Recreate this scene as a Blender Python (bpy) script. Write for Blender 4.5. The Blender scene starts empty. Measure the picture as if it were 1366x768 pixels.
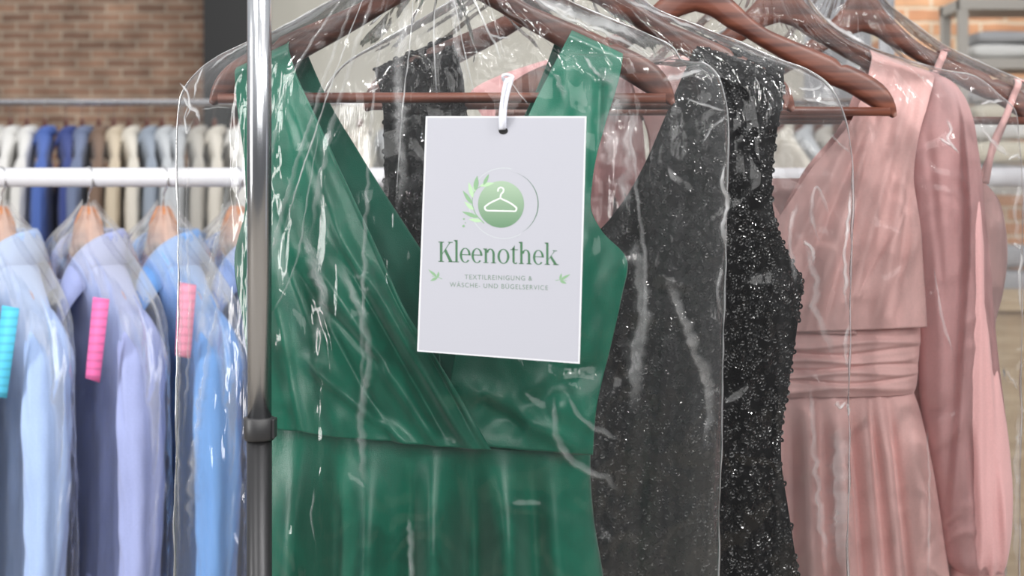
import bpy, math, random
import numpy as np
from mathutils import Vector, Matrix

S = bpy.context.scene
random.seed(7)
RNG = np.random.RandomState(11)

# ---------------------------------------------------------------- camera
F = 1897.0; CX = 683.0; HY = 260.0; EYE = 1.5
cam_d = bpy.data.cameras.new('camera'); cam = bpy.data.objects.new('camera', cam_d)
S.collection.objects.link(cam); S.camera = cam
cam.location = (0, 0, EYE); cam.rotation_euler = (math.pi/2, 0, 0)
cam_d.sensor_width = 36.0; cam_d.lens = 36.0*F/1366.0
cam_d.shift_y = (HY-384.0)/1366.0
cam_d.dof.use_dof = True; cam_d.dof.focus_distance = 1.42; cam_d.dof.aperture_fstop = 7.0
cam_d.clip_start = 0.05

# ---------------------------------------------------------------- light
W = bpy.data.worlds.new('world'); S.world = W; W.use_nodes = True
_n, _l = W.node_tree.nodes, W.node_tree.links
_tc = _n.new('ShaderNodeTexCoord'); _sp = _n.new('ShaderNodeSeparateXYZ'); _mr = _n.new('ShaderNodeMapRange')
_cr = _n.new('ShaderNodeValToRGB'); _l.new(_tc.outputs['Generated'], _sp.inputs[0]); _l.new(_sp.outputs[2], _mr.inputs[0])
_mr.inputs[1].default_value = -1; _l.new(_mr.outputs[0], _cr.inputs[0])
_e = _cr.color_ramp.elements
_e[0].position = 0.0; _e[0].color = (.26, .26, .26, 1); _e[1].position = 1.0; _e[1].color = (1.0, 1.0, 1.0, 1)
_q = _e.new(.48); _q.color = (.19, .19, .20, 1); _q = _e.new(.72); _q.color = (.80, .81, .83, 1)
_l.new(_cr.outputs[0], _n['Background'].inputs[0]); _n['Background'].inputs[1].default_value = 1.0
def area(name, loc, target, sx, sy, power, col=(1, 1, 1)):
    d = bpy.data.lights.new(name, 'AREA'); d.shape = 'RECTANGLE'; d.size = sx; d.size_y = sy
    d.energy = power; d.color = col
    o = bpy.data.objects.new(name, d); S.collection.objects.link(o); o.location = loc
    o.rotation_euler = (Vector(target)-Vector(loc)).to_track_quat('-Z', 'Y').to_euler()
    return o
area('added_softbox', (0.9, -2.6, 2.9), (0.25, 1.7, 1.2), 3.6, 1.6, 66, (1, 0.99, 0.97))  # added key softbox behind the viewer, no window there
area('added_softbox', (-3.2, 0.3, 1.8), (-0.2, 1.4, 1.3), 0.6, 2.0, 74, (1, 0.99, 0.97))  # added tall softbox on the left, for side shading and post stripe
area('added_overhead_light', (0.7, 0.5, 3.3), (0.3, 1.5, 1.3), 1.2, 0.12, 18, (1, 0.98, 0.95))  # added unseen strip overhead, gives glints on the film
area('added_overhead_light', (1.9, -0.5, 3.1), (0.5, 1.7, 1.3), 0.14, 1.2, 22, (1, 0.98, 0.95))  # second added strip, high on the right
area('added_overhead_light', (-1.0, 0.2, 3.3), (-0.2, 1.5, 1.3), 0.9, 0.10, 10, (1, 0.98, 0.95))  # third added strip, high on the left
for _x, _y, _z in ((-0.9, -0.6, 3.0), (0.35, -0.9, 2.9), (1.3, 0.1, 3.2), (2.4, 0.6, 2.8), (-2.2, 0.9, 2.7)):
    area('added_glint_light', (_x, _y, _z), (0.35, 1.6, 1.2), .11, .11, 13, (1, 0.98, 0.95))  # small intense lights added for sparkle on sequins and film
area('added_overhead_light', (0.5, 6.0, 3.6), (0.3, 7.5, 1.5), 4.0, 1.0, 105, (1, 0.97, 0.92))  # added unseen area light that brightens the back of the room
S.view_settings.view_transform = 'Standard'; S.view_settings.look = 'None'
S.view_settings.gamma = 1.0; S.view_settings.use_curve_mapping = False
S.view_settings.exposure = -0.1
S.cycles.transparent_max_bounces = 40
S.cycles.max_bounces = 8
S.cycles.caustics_reflective = False; S.cycles.caustics_refractive = False

# ---------------------------------------------------------------- helpers
def P(px, py, Y): return ((px-CX)/F*Y, Y, EYE-(py-HY)/F*Y)

def tagp(o, label=None, cat=None, group=None, kind=None):
    if label: o['label'] = label
    if cat: o['category'] = cat
    if group: o['group'] = group
    if kind: o['kind'] = kind
    return o

def empty(name, loc, label, cat, group=None, rz=0.0):
    o = bpy.data.objects.new(name, None); S.collection.objects.link(o)
    o.location = loc; o.rotation_euler = (0, 0, rz); o.empty_display_size = .05
    return tagp(o, label, cat, group)

def mesh_obj(name, verts, faces, mat, parent=None, smooth=True, world=True, solid=0.0, bevel=0.0, subsurf=0, edges=()):
    """verts are world coordinates when world is True (then made local to the parent)."""
    me = bpy.data.meshes.new(name)
    verts = [tuple(v) for v in verts]
    if parent is not None and world:
        inv = Matrix.LocRotScale(parent.location, parent.rotation_euler, None)
        if parent.parent: inv = Matrix.LocRotScale(parent.parent.location, parent.parent.rotation_euler, None) @ inv
        inv = inv.inverted()
        verts = [tuple(inv @ Vector(v)) for v in verts]
    me.from_pydata(verts, list(edges), [tuple(int(i) for i in f) for f in faces]); me.update()
    if smooth: me.polygons.foreach_set('use_smooth', [True]*len(me.polygons))
    o = bpy.data.objects.new(name, me); S.collection.objects.link(o)
    if mat: me.materials.append(mat)
    if parent is not None: o.parent = parent
    if solid:
        m = o.modifiers.new('solid', 'SOLIDIFY'); m.thickness = solid; m.offset = 0
    if bevel:
        m = o.modifiers.new('bevel', 'BEVEL'); m.width = bevel; m.segments = 3; m.limit_method = 'ANGLE'; m.angle_limit = .6
    if subsurf:
        m = o.modifiers.new('sub', 'SUBSURF'); m.levels = subsurf; m.render_levels = subsurf
    return o

def box(x0, x1, y0, y1, z0, z1):
    v = [(x, y, z) for x in (x0, x1) for y in (y0, y1) for z in (z0, z1)]
    f = [(0, 1, 3, 2), (4, 6, 7, 5), (0, 4, 5, 1), (2, 3, 7, 6), (0, 2, 6, 4), (1, 5, 7, 3)]
    return v, f

def merge(parts):
    V, Fc = [], []
    for v, f in parts:
        n = len(V); V += list(v); Fc += [tuple(i+n for i in q) for q in f]
    return V, Fc

def tube(path, rad, n=16, cap=True):
    """round tube along a 3D path; rad scalar or list"""
    path = [Vector(p) for p in path]; V = []; Fc = []
    rr = rad if isinstance(rad, (list, tuple)) else [rad]*len(path)
    up = None
    for i, p in enumerate(path):
        a = path[max(0, i-1)]; b = path[min(len(path)-1, i+1)]
        t = (b-a).normalized()
        if up is None:
            up = Vector((0, 1, 0)) if abs(t.y) < .9 else Vector((1, 0, 0))
        s = t.cross(up).normalized(); up = s.cross(t).normalized()
        for k in range(n):
            q = 2*math.pi*k/n
            V.append(tuple(p+s*math.cos(q)*rr[i]+up*math.sin(q)*rr[i]))
    for i in range(len(path)-1):
        for k in range(n):
            Fc.append((i*n+k, i*n+(k+1) % n, (i+1)*n+(k+1) % n, (i+1)*n+k))
    if cap:
        Fc.append(tuple(reversed(range(n)))); Fc.append(tuple(range((len(path)-1)*n, len(path)*n)))
    return V, Fc

def catmull(pts, n, dims=2):
    """resample a polyline smoothly to n points by arc length"""
    pts = np.array(pts, float)
    seg = np.linalg.norm(np.diff(pts[:, :dims], axis=0), axis=1); seg = np.maximum(seg, 1e-6)
    s = np.concatenate([[0], np.cumsum(seg)]); s /= s[-1]
    t = np.linspace(0, 1, n)
    out = np.zeros((n, pts.shape[1]))
    m = np.zeros_like(pts)
    for i in range(len(pts)):
        if i == 0: m[i] = (pts[1]-pts[0])/(s[1]-s[0])
        elif i == len(pts)-1: m[i] = (pts[-1]-pts[-2])/(s[-1]-s[-2])
        else:
            a = (pts[i]-pts[i-1])/(s[i]-s[i-1]); b = (pts[i+1]-pts[i])/(s[i+1]-s[i])
            m[i] = (a*(s[i+1]-s[i])+b*(s[i]-s[i-1]))/(s[i+1]-s[i-1])
    idx = np.clip(np.searchsorted(s, t, side='right')-1, 0, len(pts)-2)
    h = (s[idx+1]-s[idx])[:, None]; q = ((t-s[idx])[:, None])/h
    p0, p1, m0, m1 = pts[idx], pts[idx+1], m[idx]*h, m[idx+1]*h
    out = (2*q**3-3*q**2+1)*p0+(q**3-2*q**2+q)*m0+(-2*q**3+3*q**2)*p1+(q**3-q**2)*m1
    return out

_perm = np.random.RandomState(3).rand(256, 256)
def vnoise(x, y):
    x = np.asarray(x, float); y = np.asarray(y, float)
    a = _vn(x*.83+y*.56+3.1, -x*.56+y*.83+9.7); b = _vn(x*.95-y*.70+31.4, x*.70+y*.95+5.2)
    return (a+b)*.78
def _vn(x, y):
    x = np.asarray(x, float); y = np.asarray(y, float)
    xi = np.floor(x).astype(int); yi = np.floor(y).astype(int)
    fx = x-xi; fy = y-yi; fx = fx*fx*fx*(fx*(fx*6-15)+10); fy = fy*fy*fy*(fy*(fy*6-15)+10)
    g = lambda a, b: _perm[a % 256, b % 256]
    return ((g(xi, yi)*(1-fx)+g(xi+1, yi)*fx)*(1-fy)+(g(xi, yi+1)*(1-fx)+g(xi+1, yi+1)*fx)*fy)*2-1
def ridged(x, y): return (1-np.abs(vnoise(x, y))*1.6)

def line_d(px, py, x0, y0, x1, y1):
    dx, dy = x1-x0, y1-y0; L = math.hypot(dx, dy)
    t = ((px-x0)*dx+(py-y0)*dy)/L/L
    d = ((px-x0)*dy-(py-y0)*dx)/L
    return d, t
def sm(a, b, x):
    q = np.clip((x-a)/(b-a), 0, 1); return q*q*(3-2*q)
def ridge(px, py, x0, y0, x1, y1, w, amp, f0=.15, f1=.15):
    d, t = line_d(px, py, x0, y0, x1, y1)
    return amp*np.exp(-(d/w)**2)*sm(-f0*.5, f0, t)*(1-sm(1-f1, 1+f1*.5, t))
def step(px, py, x0, y0, x1, y1, w, amp, f0=.15, f1=.15, tail=60.):
    """sharp rise on one side (d>0) that eases back over tail"""
    d, t = line_d(px, py, x0, y0, x1, y1)
    return amp*sm(-w, w, d)*np.exp(-np.maximum(d, 0)/tail)*sm(-f0*.5, f0, t)*(1-sm(1-f1, 1+f1*.5, t))

def grid_faces(nv, nu, flip=False, closed=False):
    Fc = []
    for j in range(nv-1):
        for i in range(nu if closed else nu-1):
            a = j*nu+i; b = j*nu+(i+1) % nu; c = (j+1)*nu+(i+1) % nu; d = (j+1)*nu+i
            Fc.append((a, d, c, b) if not flip else (a, b, c, d))
    return Fc

def sheet(name, L, R, Y0, disp, mat, parent, nu=80, nv=120, solid=.0012, Yoff=None):
    """cloth panel between two traced edges; disp(px,py,u,v) moves it toward the viewer, metres"""
    A = catmull(L, nv); B = catmull(R, nv)
    u = np.linspace(0, 1, nu)[None, :]; v = np.linspace(0, 1, nv)[:, None]
    px = A[:, :1]*(1-u)+B[:, :1]*u; py = A[:, 1:2]*(1-u)+B[:, 1:2]*u
    D = disp(px, py, u+0*v, v+0*u)
    X = (px-CX)/F*Y0; Z = EYE-(py-HY)/F*Y0; Y = Y0-D
    V = np.stack([X, Y+0*X, Z], -1).reshape(-1, 3)
    return mesh_obj(name, V, grid_faces(nv, nu), mat, parent, solid=solid), V.reshape(nv, nu, 3)

def loft(rows, Y0, fold, nt=160, nv=120):
    """closed skirt/body: rows (py, xl, xr, front, back) px,px,px,m,m"""
    K = catmull([(0, r[0], r[1], r[2], r[3], r[4]) if 0 else (r[0], 0, r[1], r[2], r[3], r[4]) for r in rows], nv)
    t = np.linspace(0, 2*math.pi, nt, endpoint=False)[None, :]
    py = K[:, 0:1]+0*t; xl = K[:, 2:3]; xr = K[:, 3:4]
    c = (xl+xr)/2; w = (xr-xl)/2
    px = c-w*np.cos(t)
    s = np.sin(t)
    fr = (s > 0)
    sh = np.sign(s)*np.abs(s)**.7
    D = np.where(fr, sh*K[:, 4:5], sh*K[:, 5:6]) + np.abs(sh)*fold(px, py)*np.where(fr, 1, -.6)
    V = np.stack([(px-CX)/F*Y0, Y0-D, EYE-(py-HY)/F*Y0], -1).reshape(-1, 3)
    return V, grid_faces(nv, nt, closed=True)

# ---------------------------------------------------------------- materials
def lin(c):
    return tuple(((x/255)/12.92 if x/255 <= .04045 else ((x/255+.055)/1.055)**2.4) for x in c)+(1,)
def newmat(name):
    m = bpy.data.materials.new(name); m.use_nodes = True
    nt = m.node_tree; return m, nt, nt.nodes, nt.links, nt.nodes['Principled BSDF']
def simple(name, rgb, rough=.5, metal=0., noise=0., nscale=60, bump=0., bscale=200, sheen=0., spec=.5, stretch=None, col2=None):
    m, nt, N, Lk, B = newmat(name)
    B.inputs['Base Color'].default_value = lin(rgb); B.inputs['Roughness'].default_value = rough
    B.inputs['Metallic'].default_value = metal; B.inputs['Specular IOR Level'].default_value = spec
    if sheen:
        B.inputs['Sheen Weight'].default_value = sheen; B.inputs['Sheen Roughness'].default_value = .4
    tc = N.new('ShaderNodeTexCoord'); mp = N.new('ShaderNodeMapping'); Lk.new(tc.outputs['Object'], mp.inputs[0])
    if stretch: mp.inputs['Scale'].default_value = stretch
    if noise or col2:
        n = N.new('ShaderNodeTexNoise'); n.inputs['Scale'].default_value = nscale; n.inputs['Detail'].default_value = 5
        Lk.new(mp.outputs[0], n.inputs[0])
        mx = N.new('ShaderNodeMix'); mx.data_type = 'RGBA'
        c = lin(rgb); c2 = lin(col2) if col2 else tuple(x*(1-noise) for x in c[:3])+(1,)
        cr = N.new('ShaderNodeMapRange'); cr.inputs[1].default_value = .35; cr.inputs[2].default_value = .65
        Lk.new(n.outputs[0], cr.inputs[0]); Lk.new(cr.outputs[0], mx.inputs[0])
        mx.inputs[6].default_value = c; mx.inputs[7].default_value = c2
        Lk.new(mx.outputs[2], B.inputs['Base Color'])
    if bump:
        n2 = N.new('ShaderNodeTexNoise'); n2.inputs['Scale'].default_value = bscale; n2.inputs['Detail'].default_value = 3
        Lk.new(mp.outputs[0], n2.inputs[0])
        b = N.new('ShaderNodeBump'); b.inputs['Strength'].default_value = bump; b.inputs['Distance'].default_value = .001
        Lk.new(n2.outputs[0], b.inputs['Height']); Lk.new(b.outputs[0], B.inputs['Normal'])
    return m
def cloth(name, rgb, rough=.6, sheen=.3, translucent=0., col2=None, alpha=1.0):
    m = simple(name, rgb, rough, noise=.08, nscale=400, bump=.25, bscale=900, sheen=sheen, spec=.3)
    N, Lk = m.node_tree.nodes, m.node_tree.links
    B = N['Principled BSDF']; out = N['Material Output']; last = B.outputs[0]
    if translucent:
        t = N.new('ShaderNodeBsdfTranslucent'); t.inputs[0].default_value = lin(rgb)
        x = N.new('ShaderNodeMixShader'); x.inputs[0].default_value = translucent
        Lk.new(last, x.inputs[1]); Lk.new(t.outputs[0], x.inputs[2]); last = x.outputs[0]
    if alpha < 1:
        t = N.new('ShaderNodeBsdfTransparent'); t.inputs[0].default_value = lin([min(255, c*1.12) for c in rgb])
        x = N.new('ShaderNodeMixShader'); x.inputs[0].default_value = alpha
        Lk.new(t.outputs[0], x.inputs[1]); Lk.new(last, x.inputs[2]); last = x.outputs[0]
    Lk.new(last, out.inputs[0]); return m
def film(name, milk, gloss=1.0, rough=.10, bump=.5, bscale=(60, 60, 14), tint=(1, 1, 1), layered=False):
    """thin clear polythene: see-through, fresnel reflection, slightly milky"""
    m = bpy.data.materials.new(name); m.use_nodes = True; nt = m.node_tree; N = nt.nodes; Lk = nt.links
    N.clear(); out = N.new('ShaderNodeOutputMaterial')
    tr = N.new('ShaderNodeBsdfTransparent'); tr.inputs[0].default_value = tint+(1,)
    gl = N.new('ShaderNodeBsdfGlossy'); gl.inputs['Roughness'].default_value = rough
    df = N.new('ShaderNodeBsdfDiffuse'); df.inputs[0].default_value = (.93, .94, .96, 1)
    tl = N.new('ShaderNodeBsdfTranslucent'); tl.inputs[0].default_value = (.93, .94, .96, 1)
    dm = N.new('ShaderNodeMixShader'); dm.inputs[0].default_value = .45
    Lk.new(df.outputs[0], dm.inputs[1]); Lk.new(tl.outputs[0], dm.inputs[2])
    tc = N.new('ShaderNodeTexCoord'); mp = N.new('ShaderNodeMapping'); mp.inputs['Scale'].default_value = bscale
    ns = N.new('ShaderNodeTexNoise'); ns.inputs['Scale'].default_value = 1.0; ns.inputs['Detail'].default_value = 3
    bp = N.new('ShaderNodeBump'); bp.inputs['Strength'].default_value = bump; bp.inputs['Distance'].default_value = .004
    Lk.new(tc.outputs['Object'], mp.inputs[0]); Lk.new(mp.outputs[0], ns.inputs[0]); Lk.new(ns.outputs[0], bp.inputs['Height'])
    Lk.new(bp.outputs[0], gl.inputs['Normal'])
    fr = N.new('ShaderNodeFresnel'); fr.inputs[0].default_value = 1.5; Lk.new(bp.outputs[0], fr.inputs['Normal'])
    # two-sided: fresnel of a back face must read as a front one
    g = N.new('ShaderNodeNewGeometry')
    io = N.new('ShaderNodeMapRange'); io.inputs[3].default_value = 1.5; io.inputs[4].default_value = 1/1.5
    Lk.new(g.outputs['Backfacing'], io.inputs[0])
    iv = N.new('ShaderNodeMath'); iv.operation = 'MULTIPLY'; iv.inputs[1].default_value = gloss
    Lk.new(fr.outputs[0], iv.inputs[0]); iv.use_clamp = True
    lw = N.new('ShaderNodeLayerWeight'); lw.inputs[0].default_value = .25; Lk.new(bp.outputs[0], lw.inputs['Normal'])
    mk = N.new('ShaderNodeMapRange'); mk.inputs[3].default_value = milk; mk.inputs[4].default_value = min(1, milk*4+.06)
    Lk.new(lw.outputs['Facing'], mk.inputs[0])
    a = N.new('ShaderNodeMixShader'); Lk.new(mk.outputs[0], a.inputs[0]); Lk.new(tr.outputs[0], a.inputs[1]); Lk.new(dm.outputs[0], a.inputs[2])
    b = N.new('ShaderNodeMixShader'); Lk.new(iv.outputs[0], b.inputs[0]); Lk.new(a.outputs[0], b.inputs[1]); Lk.new(gl.outputs[0], b.inputs[2])
    last = b.outputs[0]
    if layered:                                           # plies of film here, and strength of painted glints; thins out at the rim
        at = N.new('ShaderNodeAttribute'); at.attribute_name = 'plies'
        x = N.new('ShaderNodeMixShader'); t2 = N.new('ShaderNodeBsdfTransparent')
        Lk.new(at.outputs['Fac'], x.inputs[0]); Lk.new(t2.outputs[0], x.inputs[1]); Lk.new(last, x.inputs[2]); last = x.outputs[0]
    Lk.new(last, out.inputs[0]); return m

M = {}
M['film'] = film('clear_film', .012, .85, .09, .45)
M['film_soft'] = film('soft_film', .035, .45, .22, .5, (45, 45, 12))
M['fold'] = film('doubled_film', .36, 1.3, .12, .5, layered=True)
M['glint_crease'] = film('gathered_film_glint', .88, 1.8, .15, .5, layered=True)  # gathered film, its dense white painted in place of specular highlights
M['seam'] = film('welded_film_edge', .28, 1.8, .12, .2)
M['green'] = cloth('emerald_satin', (9, 112, 88), .29, .25)
M['green'].node_tree.nodes['Principled BSDF'].inputs['Specular IOR Level'].default_value = .5
M['green_in'] = cloth('emerald_lining', (12, 84, 68), .55, .2)
M['pink'] = cloth('blush_chiffon', (246, 200, 196), .75, .35, .2)
M['pink_sheer'] = cloth('sheer_blush_chiffon', (242, 194, 194), .75, .35, .3, alpha=.80)
M['pink_pale'] = cloth('pale_pink_satin', (236, 184, 180), .5, .3)
M['black'] = simple('black_net', (3, 3, 4), .9, spec=.1)
M['black_in'] = simple('black_lining', (12, 12, 14), .9, spec=.15)
M['sequin'] = simple('black_sequin', (3, 3, 4), .09, 0.)
M['sequin'].node_tree.nodes['Principled BSDF'].inputs['IOR'].default_value = 1.48
M['steel'] = simple('brushed_steel', (190, 192, 196), .2, 1., bump=.06, bscale=40, stretch=(1, 1, .02))
M['chrome'] = simple('chrome', (205, 205, 208), .12, 1.)
M['hook'] = simple('hook_wire', (200, 200, 202), .22, 1.)
M['gunmetal'] = simple('dark_grey_metal', (52, 52, 54), .32, .6)
M['dark_plastic'] = simple('dark_grey_plastic', (44, 44, 46), .45)
M['walnut'] = simple('walnut_wood', (120, 70, 54), .38, col2=(78, 42, 34), nscale=26, stretch=(.35, 1, 5))
M['beech'] = simple('beech_wood', (205, 142, 98), .45, col2=(178, 112, 72), nscale=20, stretch=(.5, 1, 4))
M['white_metal'] = simple('white_painted_metal', (212, 212, 217), .35)
M['card'] = simple('white_card', (204, 206, 211), .6)
M['card_print'] = simple('pale_grey_print', (163, 164, 173), .55)
M['hole'] = simple('black_rim', (6, 6, 7), .8)
M['cord'] = simple('white_cord', (214, 216, 226), .5, bump=.5, bscale=300)
M['ink'] = simple('green_ink', (56, 100, 68), .6)
M['ink_small'] = simple('grey_green_ink', (100, 122, 106), .6)
M['leaf_a'] = simple('sage_ink', (118, 154, 118), .6)
M['leaf_b'] = simple('light_sage_ink', (160, 190, 154), .6)
M['icon'] = simple('white_ink', (208, 212, 209), .6)
M['ring'] = simple('faint_ring_ink', (178, 186, 186), .6)

def brick(name, c1, c2, mortar, w, h):
    m, nt, N, Lk, B = newmat(name)
    tc = N.new('ShaderNodeTexCoord'); sp = N.new('ShaderNodeSeparateXYZ'); cb = N.new('ShaderNodeCombineXYZ')
    Lk.new(tc.outputs['Object'], sp.inputs[0]); Lk.new(sp.outputs[0], cb.inputs[0]); Lk.new(sp.outputs[2], cb.inputs[1])
    nw = N.new('ShaderNodeTexNoise'); nw.inputs['Scale'].default_value = 7; Lk.new(cb.outputs[0], nw.inputs[0])
    vs = N.new('ShaderNodeVectorMath'); vs.operation = 'SCALE'; vs.inputs['Scale'].default_value = .02
    Lk.new(nw.outputs['Color'], vs.inputs[0])
    va = N.new('ShaderNodeVectorMath'); Lk.new(cb.outputs[0], va.inputs[0]); Lk.new(vs.outputs[0], va.inputs[1])
    b = N.new('ShaderNodeTexBrick'); Lk.new(va.outputs[0], b.inputs[0])
    b.inputs['Color1'].default_value = lin(c1); b.inputs['Color2'].default_value = lin(c2); b.inputs['Mortar'].default_value = lin(mortar)
    b.inputs['Scale'].default_value = 1.; b.inputs['Mortar Size'].default_value = .008; b.inputs['Mortar Smooth'].default_value = .3
    b.inputs['Brick Width'].default_value = w; b.inputs['Row Height'].default_value = h
    n = N.new('ShaderNodeTexNoise'); n.inputs['Scale'].default_value = 5; n.inputs['Detail'].default_value = 6; Lk.new(cb.outputs[0], n.inputs[0])
    mx = N.new('ShaderNodeMix'); mx.data_type = 'RGBA'; mx.blend_type = 'MULTIPLY'; mx.inputs[0].default_value = .9
    r = N.new('ShaderNodeMapRange'); r.inputs[1].default_value = .3; r.inputs[2].default_value = .7; r.inputs[3].default_value = .6; r.inputs[4].default_value = 1.25
    Lk.new(n.outputs[0], r.inputs[0]); Lk.new(b.outputs['Color'], mx.inputs[6]); Lk.new(r.outputs[0], mx.inputs[7])
    Lk.new(mx.outputs[2], B.inputs['Base Color']); B.inputs['Roughness'].default_value = .85
    bp = N.new('ShaderNodeBump'); bp.inputs['Strength'].default_value = .6; bp.inputs['Distance'].default_value = .01
    iv = N.new('ShaderNodeMath'); iv.operation = 'SUBTRACT'; iv.inputs[0].default_value = 1.; Lk.new(b.outputs['Fac'], iv.inputs[1])
    Lk.new(iv.outputs[0], bp.inputs['Height']); Lk.new(bp.outputs[0], B.inputs['Normal'])
    return m
M['brick_dark'] = brick('weathered_brick', (176, 140, 118), (140, 110, 94), (190, 174, 156), .2, .062)
M['brick_light'] = brick('light_orange_brick', (206, 160, 124), (184, 132, 100), (206, 190, 168), .23, .066)  # the brick's own lighter, more orange colour
M['plaster'] = simple('pale_plaster', (206, 205, 196), .9, noise=.06, nscale=3)
M['column'] = simple('black_steel_paint', (34, 35, 37), .5)
M['floor'] = simple('grey_oak_floor', (158, 150, 140), .6, col2=(140, 132, 122), nscale=3, stretch=(8, .6, 1))
M['ceiling'] = simple('ceiling_paint', (225, 224, 220), .9)
M['shelf'] = simple('grey_shelf_metal', (172, 168, 162), .5)
M['linen_w'] = cloth('white_linen', (222, 222, 220), .8)
M['linen_g'] = cloth('grey_linen', (176, 178, 182), .8)
M['linen_c'] = cloth('cream_linen', (222, 216, 198), .8)
M['wood_top'] = simple('oak_counter', (188, 168, 138), .5, col2=(166, 144, 114), nscale=6, stretch=(1, 1, 8))

# ================================================================= SETTING
def struct(name, v, f, mat, label=None):
    o = mesh_obj(name, v, f, mat, smooth=False); o['kind'] = 'structure'
    if label: o['label'] = label
    return o
v, f = box(-7, 6.5, -1.5, 9.7, -.1, 0); struct('floor', v, f, M['floor'])
v, f = box(-7, -1.72, 9.5, 9.7, 0, 3.9); struct('wall_left', v, f, M['brick_dark'])
v, f = box(-1.72, 1.95, 9.5, 9.7, 0, 3.9); struct('wall_back', v, f, M['plaster'])
v, f = box(1.72, 6.5, 6.6, 6.8, 0, 3.9); struct('wall_right', v, f, M['brick_light'])
x0 = P(284, 0, 9.0)[0]; x1 = P(346, 0, 9.0)[0]
v, f = merge([box(x0, x1, 8.9, 9.12, 0, 3.9), box(x0-.03, x1+.03, 8.86, 8.9, 0, 3.9), box(x0-.06, x1+.06, 8.84, 9.18, 0, .25)])
struct('trim_1', v, f, M['column'])

# ================================================================= HANGERS (wood, suit type)
K1 = 1.42/F
HU = [(0, -100), (12, -97), (24, -82), (40, -58), (66, -32), (103, 0), (150, 22), (200, 43), (240, 62), (270, 77), (290, 92), (303, 110), (309, 128), (310, 137)]
HL = [(304, 141), (290, 134), (268, 121), (235, 101), (200, 86), (165, 67), (110, 36), (70, 12), (48, 0), (22, -17), (0, -24)]
def hanger_mesh(th=.013, notch=True, sx=1.0):
    up = catmull(HU, 46); lo = catmull(HL, 46)[::-1]      # lo now runs centre -> tip
    if notch:
        for i in range(len(up)):
            d = abs(up[i, 0]-226)
            if d < 7: up[i, 1] += 6*(1-(d/7)**2)
    V = []; n = len(up)
    xs = list(range(-(n-1), n))
    for k in xs:
        i = abs(k); s = -1 if k < 0 else 1
        U = up[i]; Lw = lo[i]
        a = i/(n-1)
        hw = th*(.5+.25*a) * (1-.45*max(0, (a-.92)/.08))
        yb = .001*a*a                                     # arms sweep slightly forward
        ux, uz = s*U[0]*K1*sx, -(U[1]-HY)*K1; lx, lz = s*Lw[0]*K1*sx, -(Lw[1]-HY)*K1
        r = .25
        ring = []
        for (q, yy) in ((0, -.45), (.12, -.9), (.3, -1), (.7, -1), (.88, -.9), (1, -.45), (1, .45), (.88, .9), (.7, 1), (.3, 1), (.12, .9), (0, .45)):
            ring.append((ux*(1-q)+lx*q, yy*hw-yb, uz*(1-q)+lz*q))
        V += ring
    Fc = []
    m = 12
    for k in range(len(xs)-1):
        for j in range(m):
            Fc.append((k*m+j, (k+1)*m+j, (k+1)*m+(j+1) % m, k*m+(j+1) % m))
    Fc.append(tuple(range(m))[::-1]); Fc.append(tuple(range((len(xs)-1)*m, len(xs)*m)))
    return V, Fc
RAILZ = 1.80
def make_hanger(px, Y, label, mat, bar=True, group=None):
    c = P(px, HY, Y)
    t = empty('coat_hanger', (c[0], Y, EYE), label, 'hanger', group)
    v, f = hanger_mesh()
    o = mesh_obj('shoulder_bar', v, f, mat, t, world=False)
    zb = -(132-HY)*K1
    v, f = tube([(-.222, -.008, zb), (-.1, -.004, zb+.001), (.1, -.004, zb+.001), (.222, -.008, zb)], .0052, 14)
    mesh_obj('trouser_bar', v, f, mat, t, world=False)
    z0 = -(-98-HY)*K1; zr = RAILZ-EYE
    pts = [(0, 0, z0-.01), (0, 0, z0+.012)]
    r = .019; zc = zr+.0
    pts += [(.004, 0, zc-.034), (.012, 0, zc-.020)]
    for a in range(-50, 231, 14):
        q = math.radians(a); pts.append((r*math.cos(q), 0, zc+r*math.sin(q)*1.0))
    v, f = tube(pts, .0017, 10)
    mesh_obj('hook', v, f, M['hook'], t, world=False)
    return t
H = [(590, 1.42), (772, 1.53), (928, 1.645), (1040, 1.75), (1150, 1.85)]
hl = ['dark wooden coat hanger holding the green dress', 'dark wooden coat hanger holding the black sequin dress',
      'bare dark wooden coat hanger between the sequin and long-sleeved pink dresses',
      'dark wooden coat hanger inside the long-sleeved pink dress', 'dark wooden coat hanger with thin pale pink straps over its arm']
for (hx, hy), l in zip(H, hl): make_hanger(hx, hy, l, M['walnut'], group='dark wooden hangers on the front rack')

# ================================================================= FRONT RACK
pc = P(346, 0, 1.27)
rk = empty('garment_rack', (pc[0], 1.27, 0), 'chrome clothes rack with dark lower tube in front of the green dress', 'clothes rack')
R_ = 16.2/F*1.27
zc0 = P(0, 556, 1.27)[2]; zc1 = P(0, 585, 1.27)[2]
v, f = tube([(pc[0], 1.27, zc1), (pc[0], 1.27, RAILZ+.02)], R_, 40); mesh_obj('post', v, f, M['steel'], rk)
v, f = tube([(pc[0], 1.27, .06), (pc[0], 1.27, zc1+.002)], R_*1.03, 40); mesh_obj('lower_tube', v, f, M['gunmetal'], rk)
v, f = tube([(pc[0], 1.27, zc1-.001), (pc[0], 1.27, zc1+.001), (pc[0], 1.27, zc0-.001), (pc[0], 1.27, zc0)], [R_*1.15, R_*1.28, R_*1.28, R_*1.18], 40)
cl = mesh_obj('collar', v, f, M['dark_plastic'], rk)
v, f = box(pc[0]+R_*1.1, pc[0]+R_*1.36, 1.262, 1.278, zc1+.001, zc0-.001); mesh_obj('clamp_tab', v, f, M['dark_plastic'], cl, smooth=False, bevel=.001)
ex, ey = .96, 2.285
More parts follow.
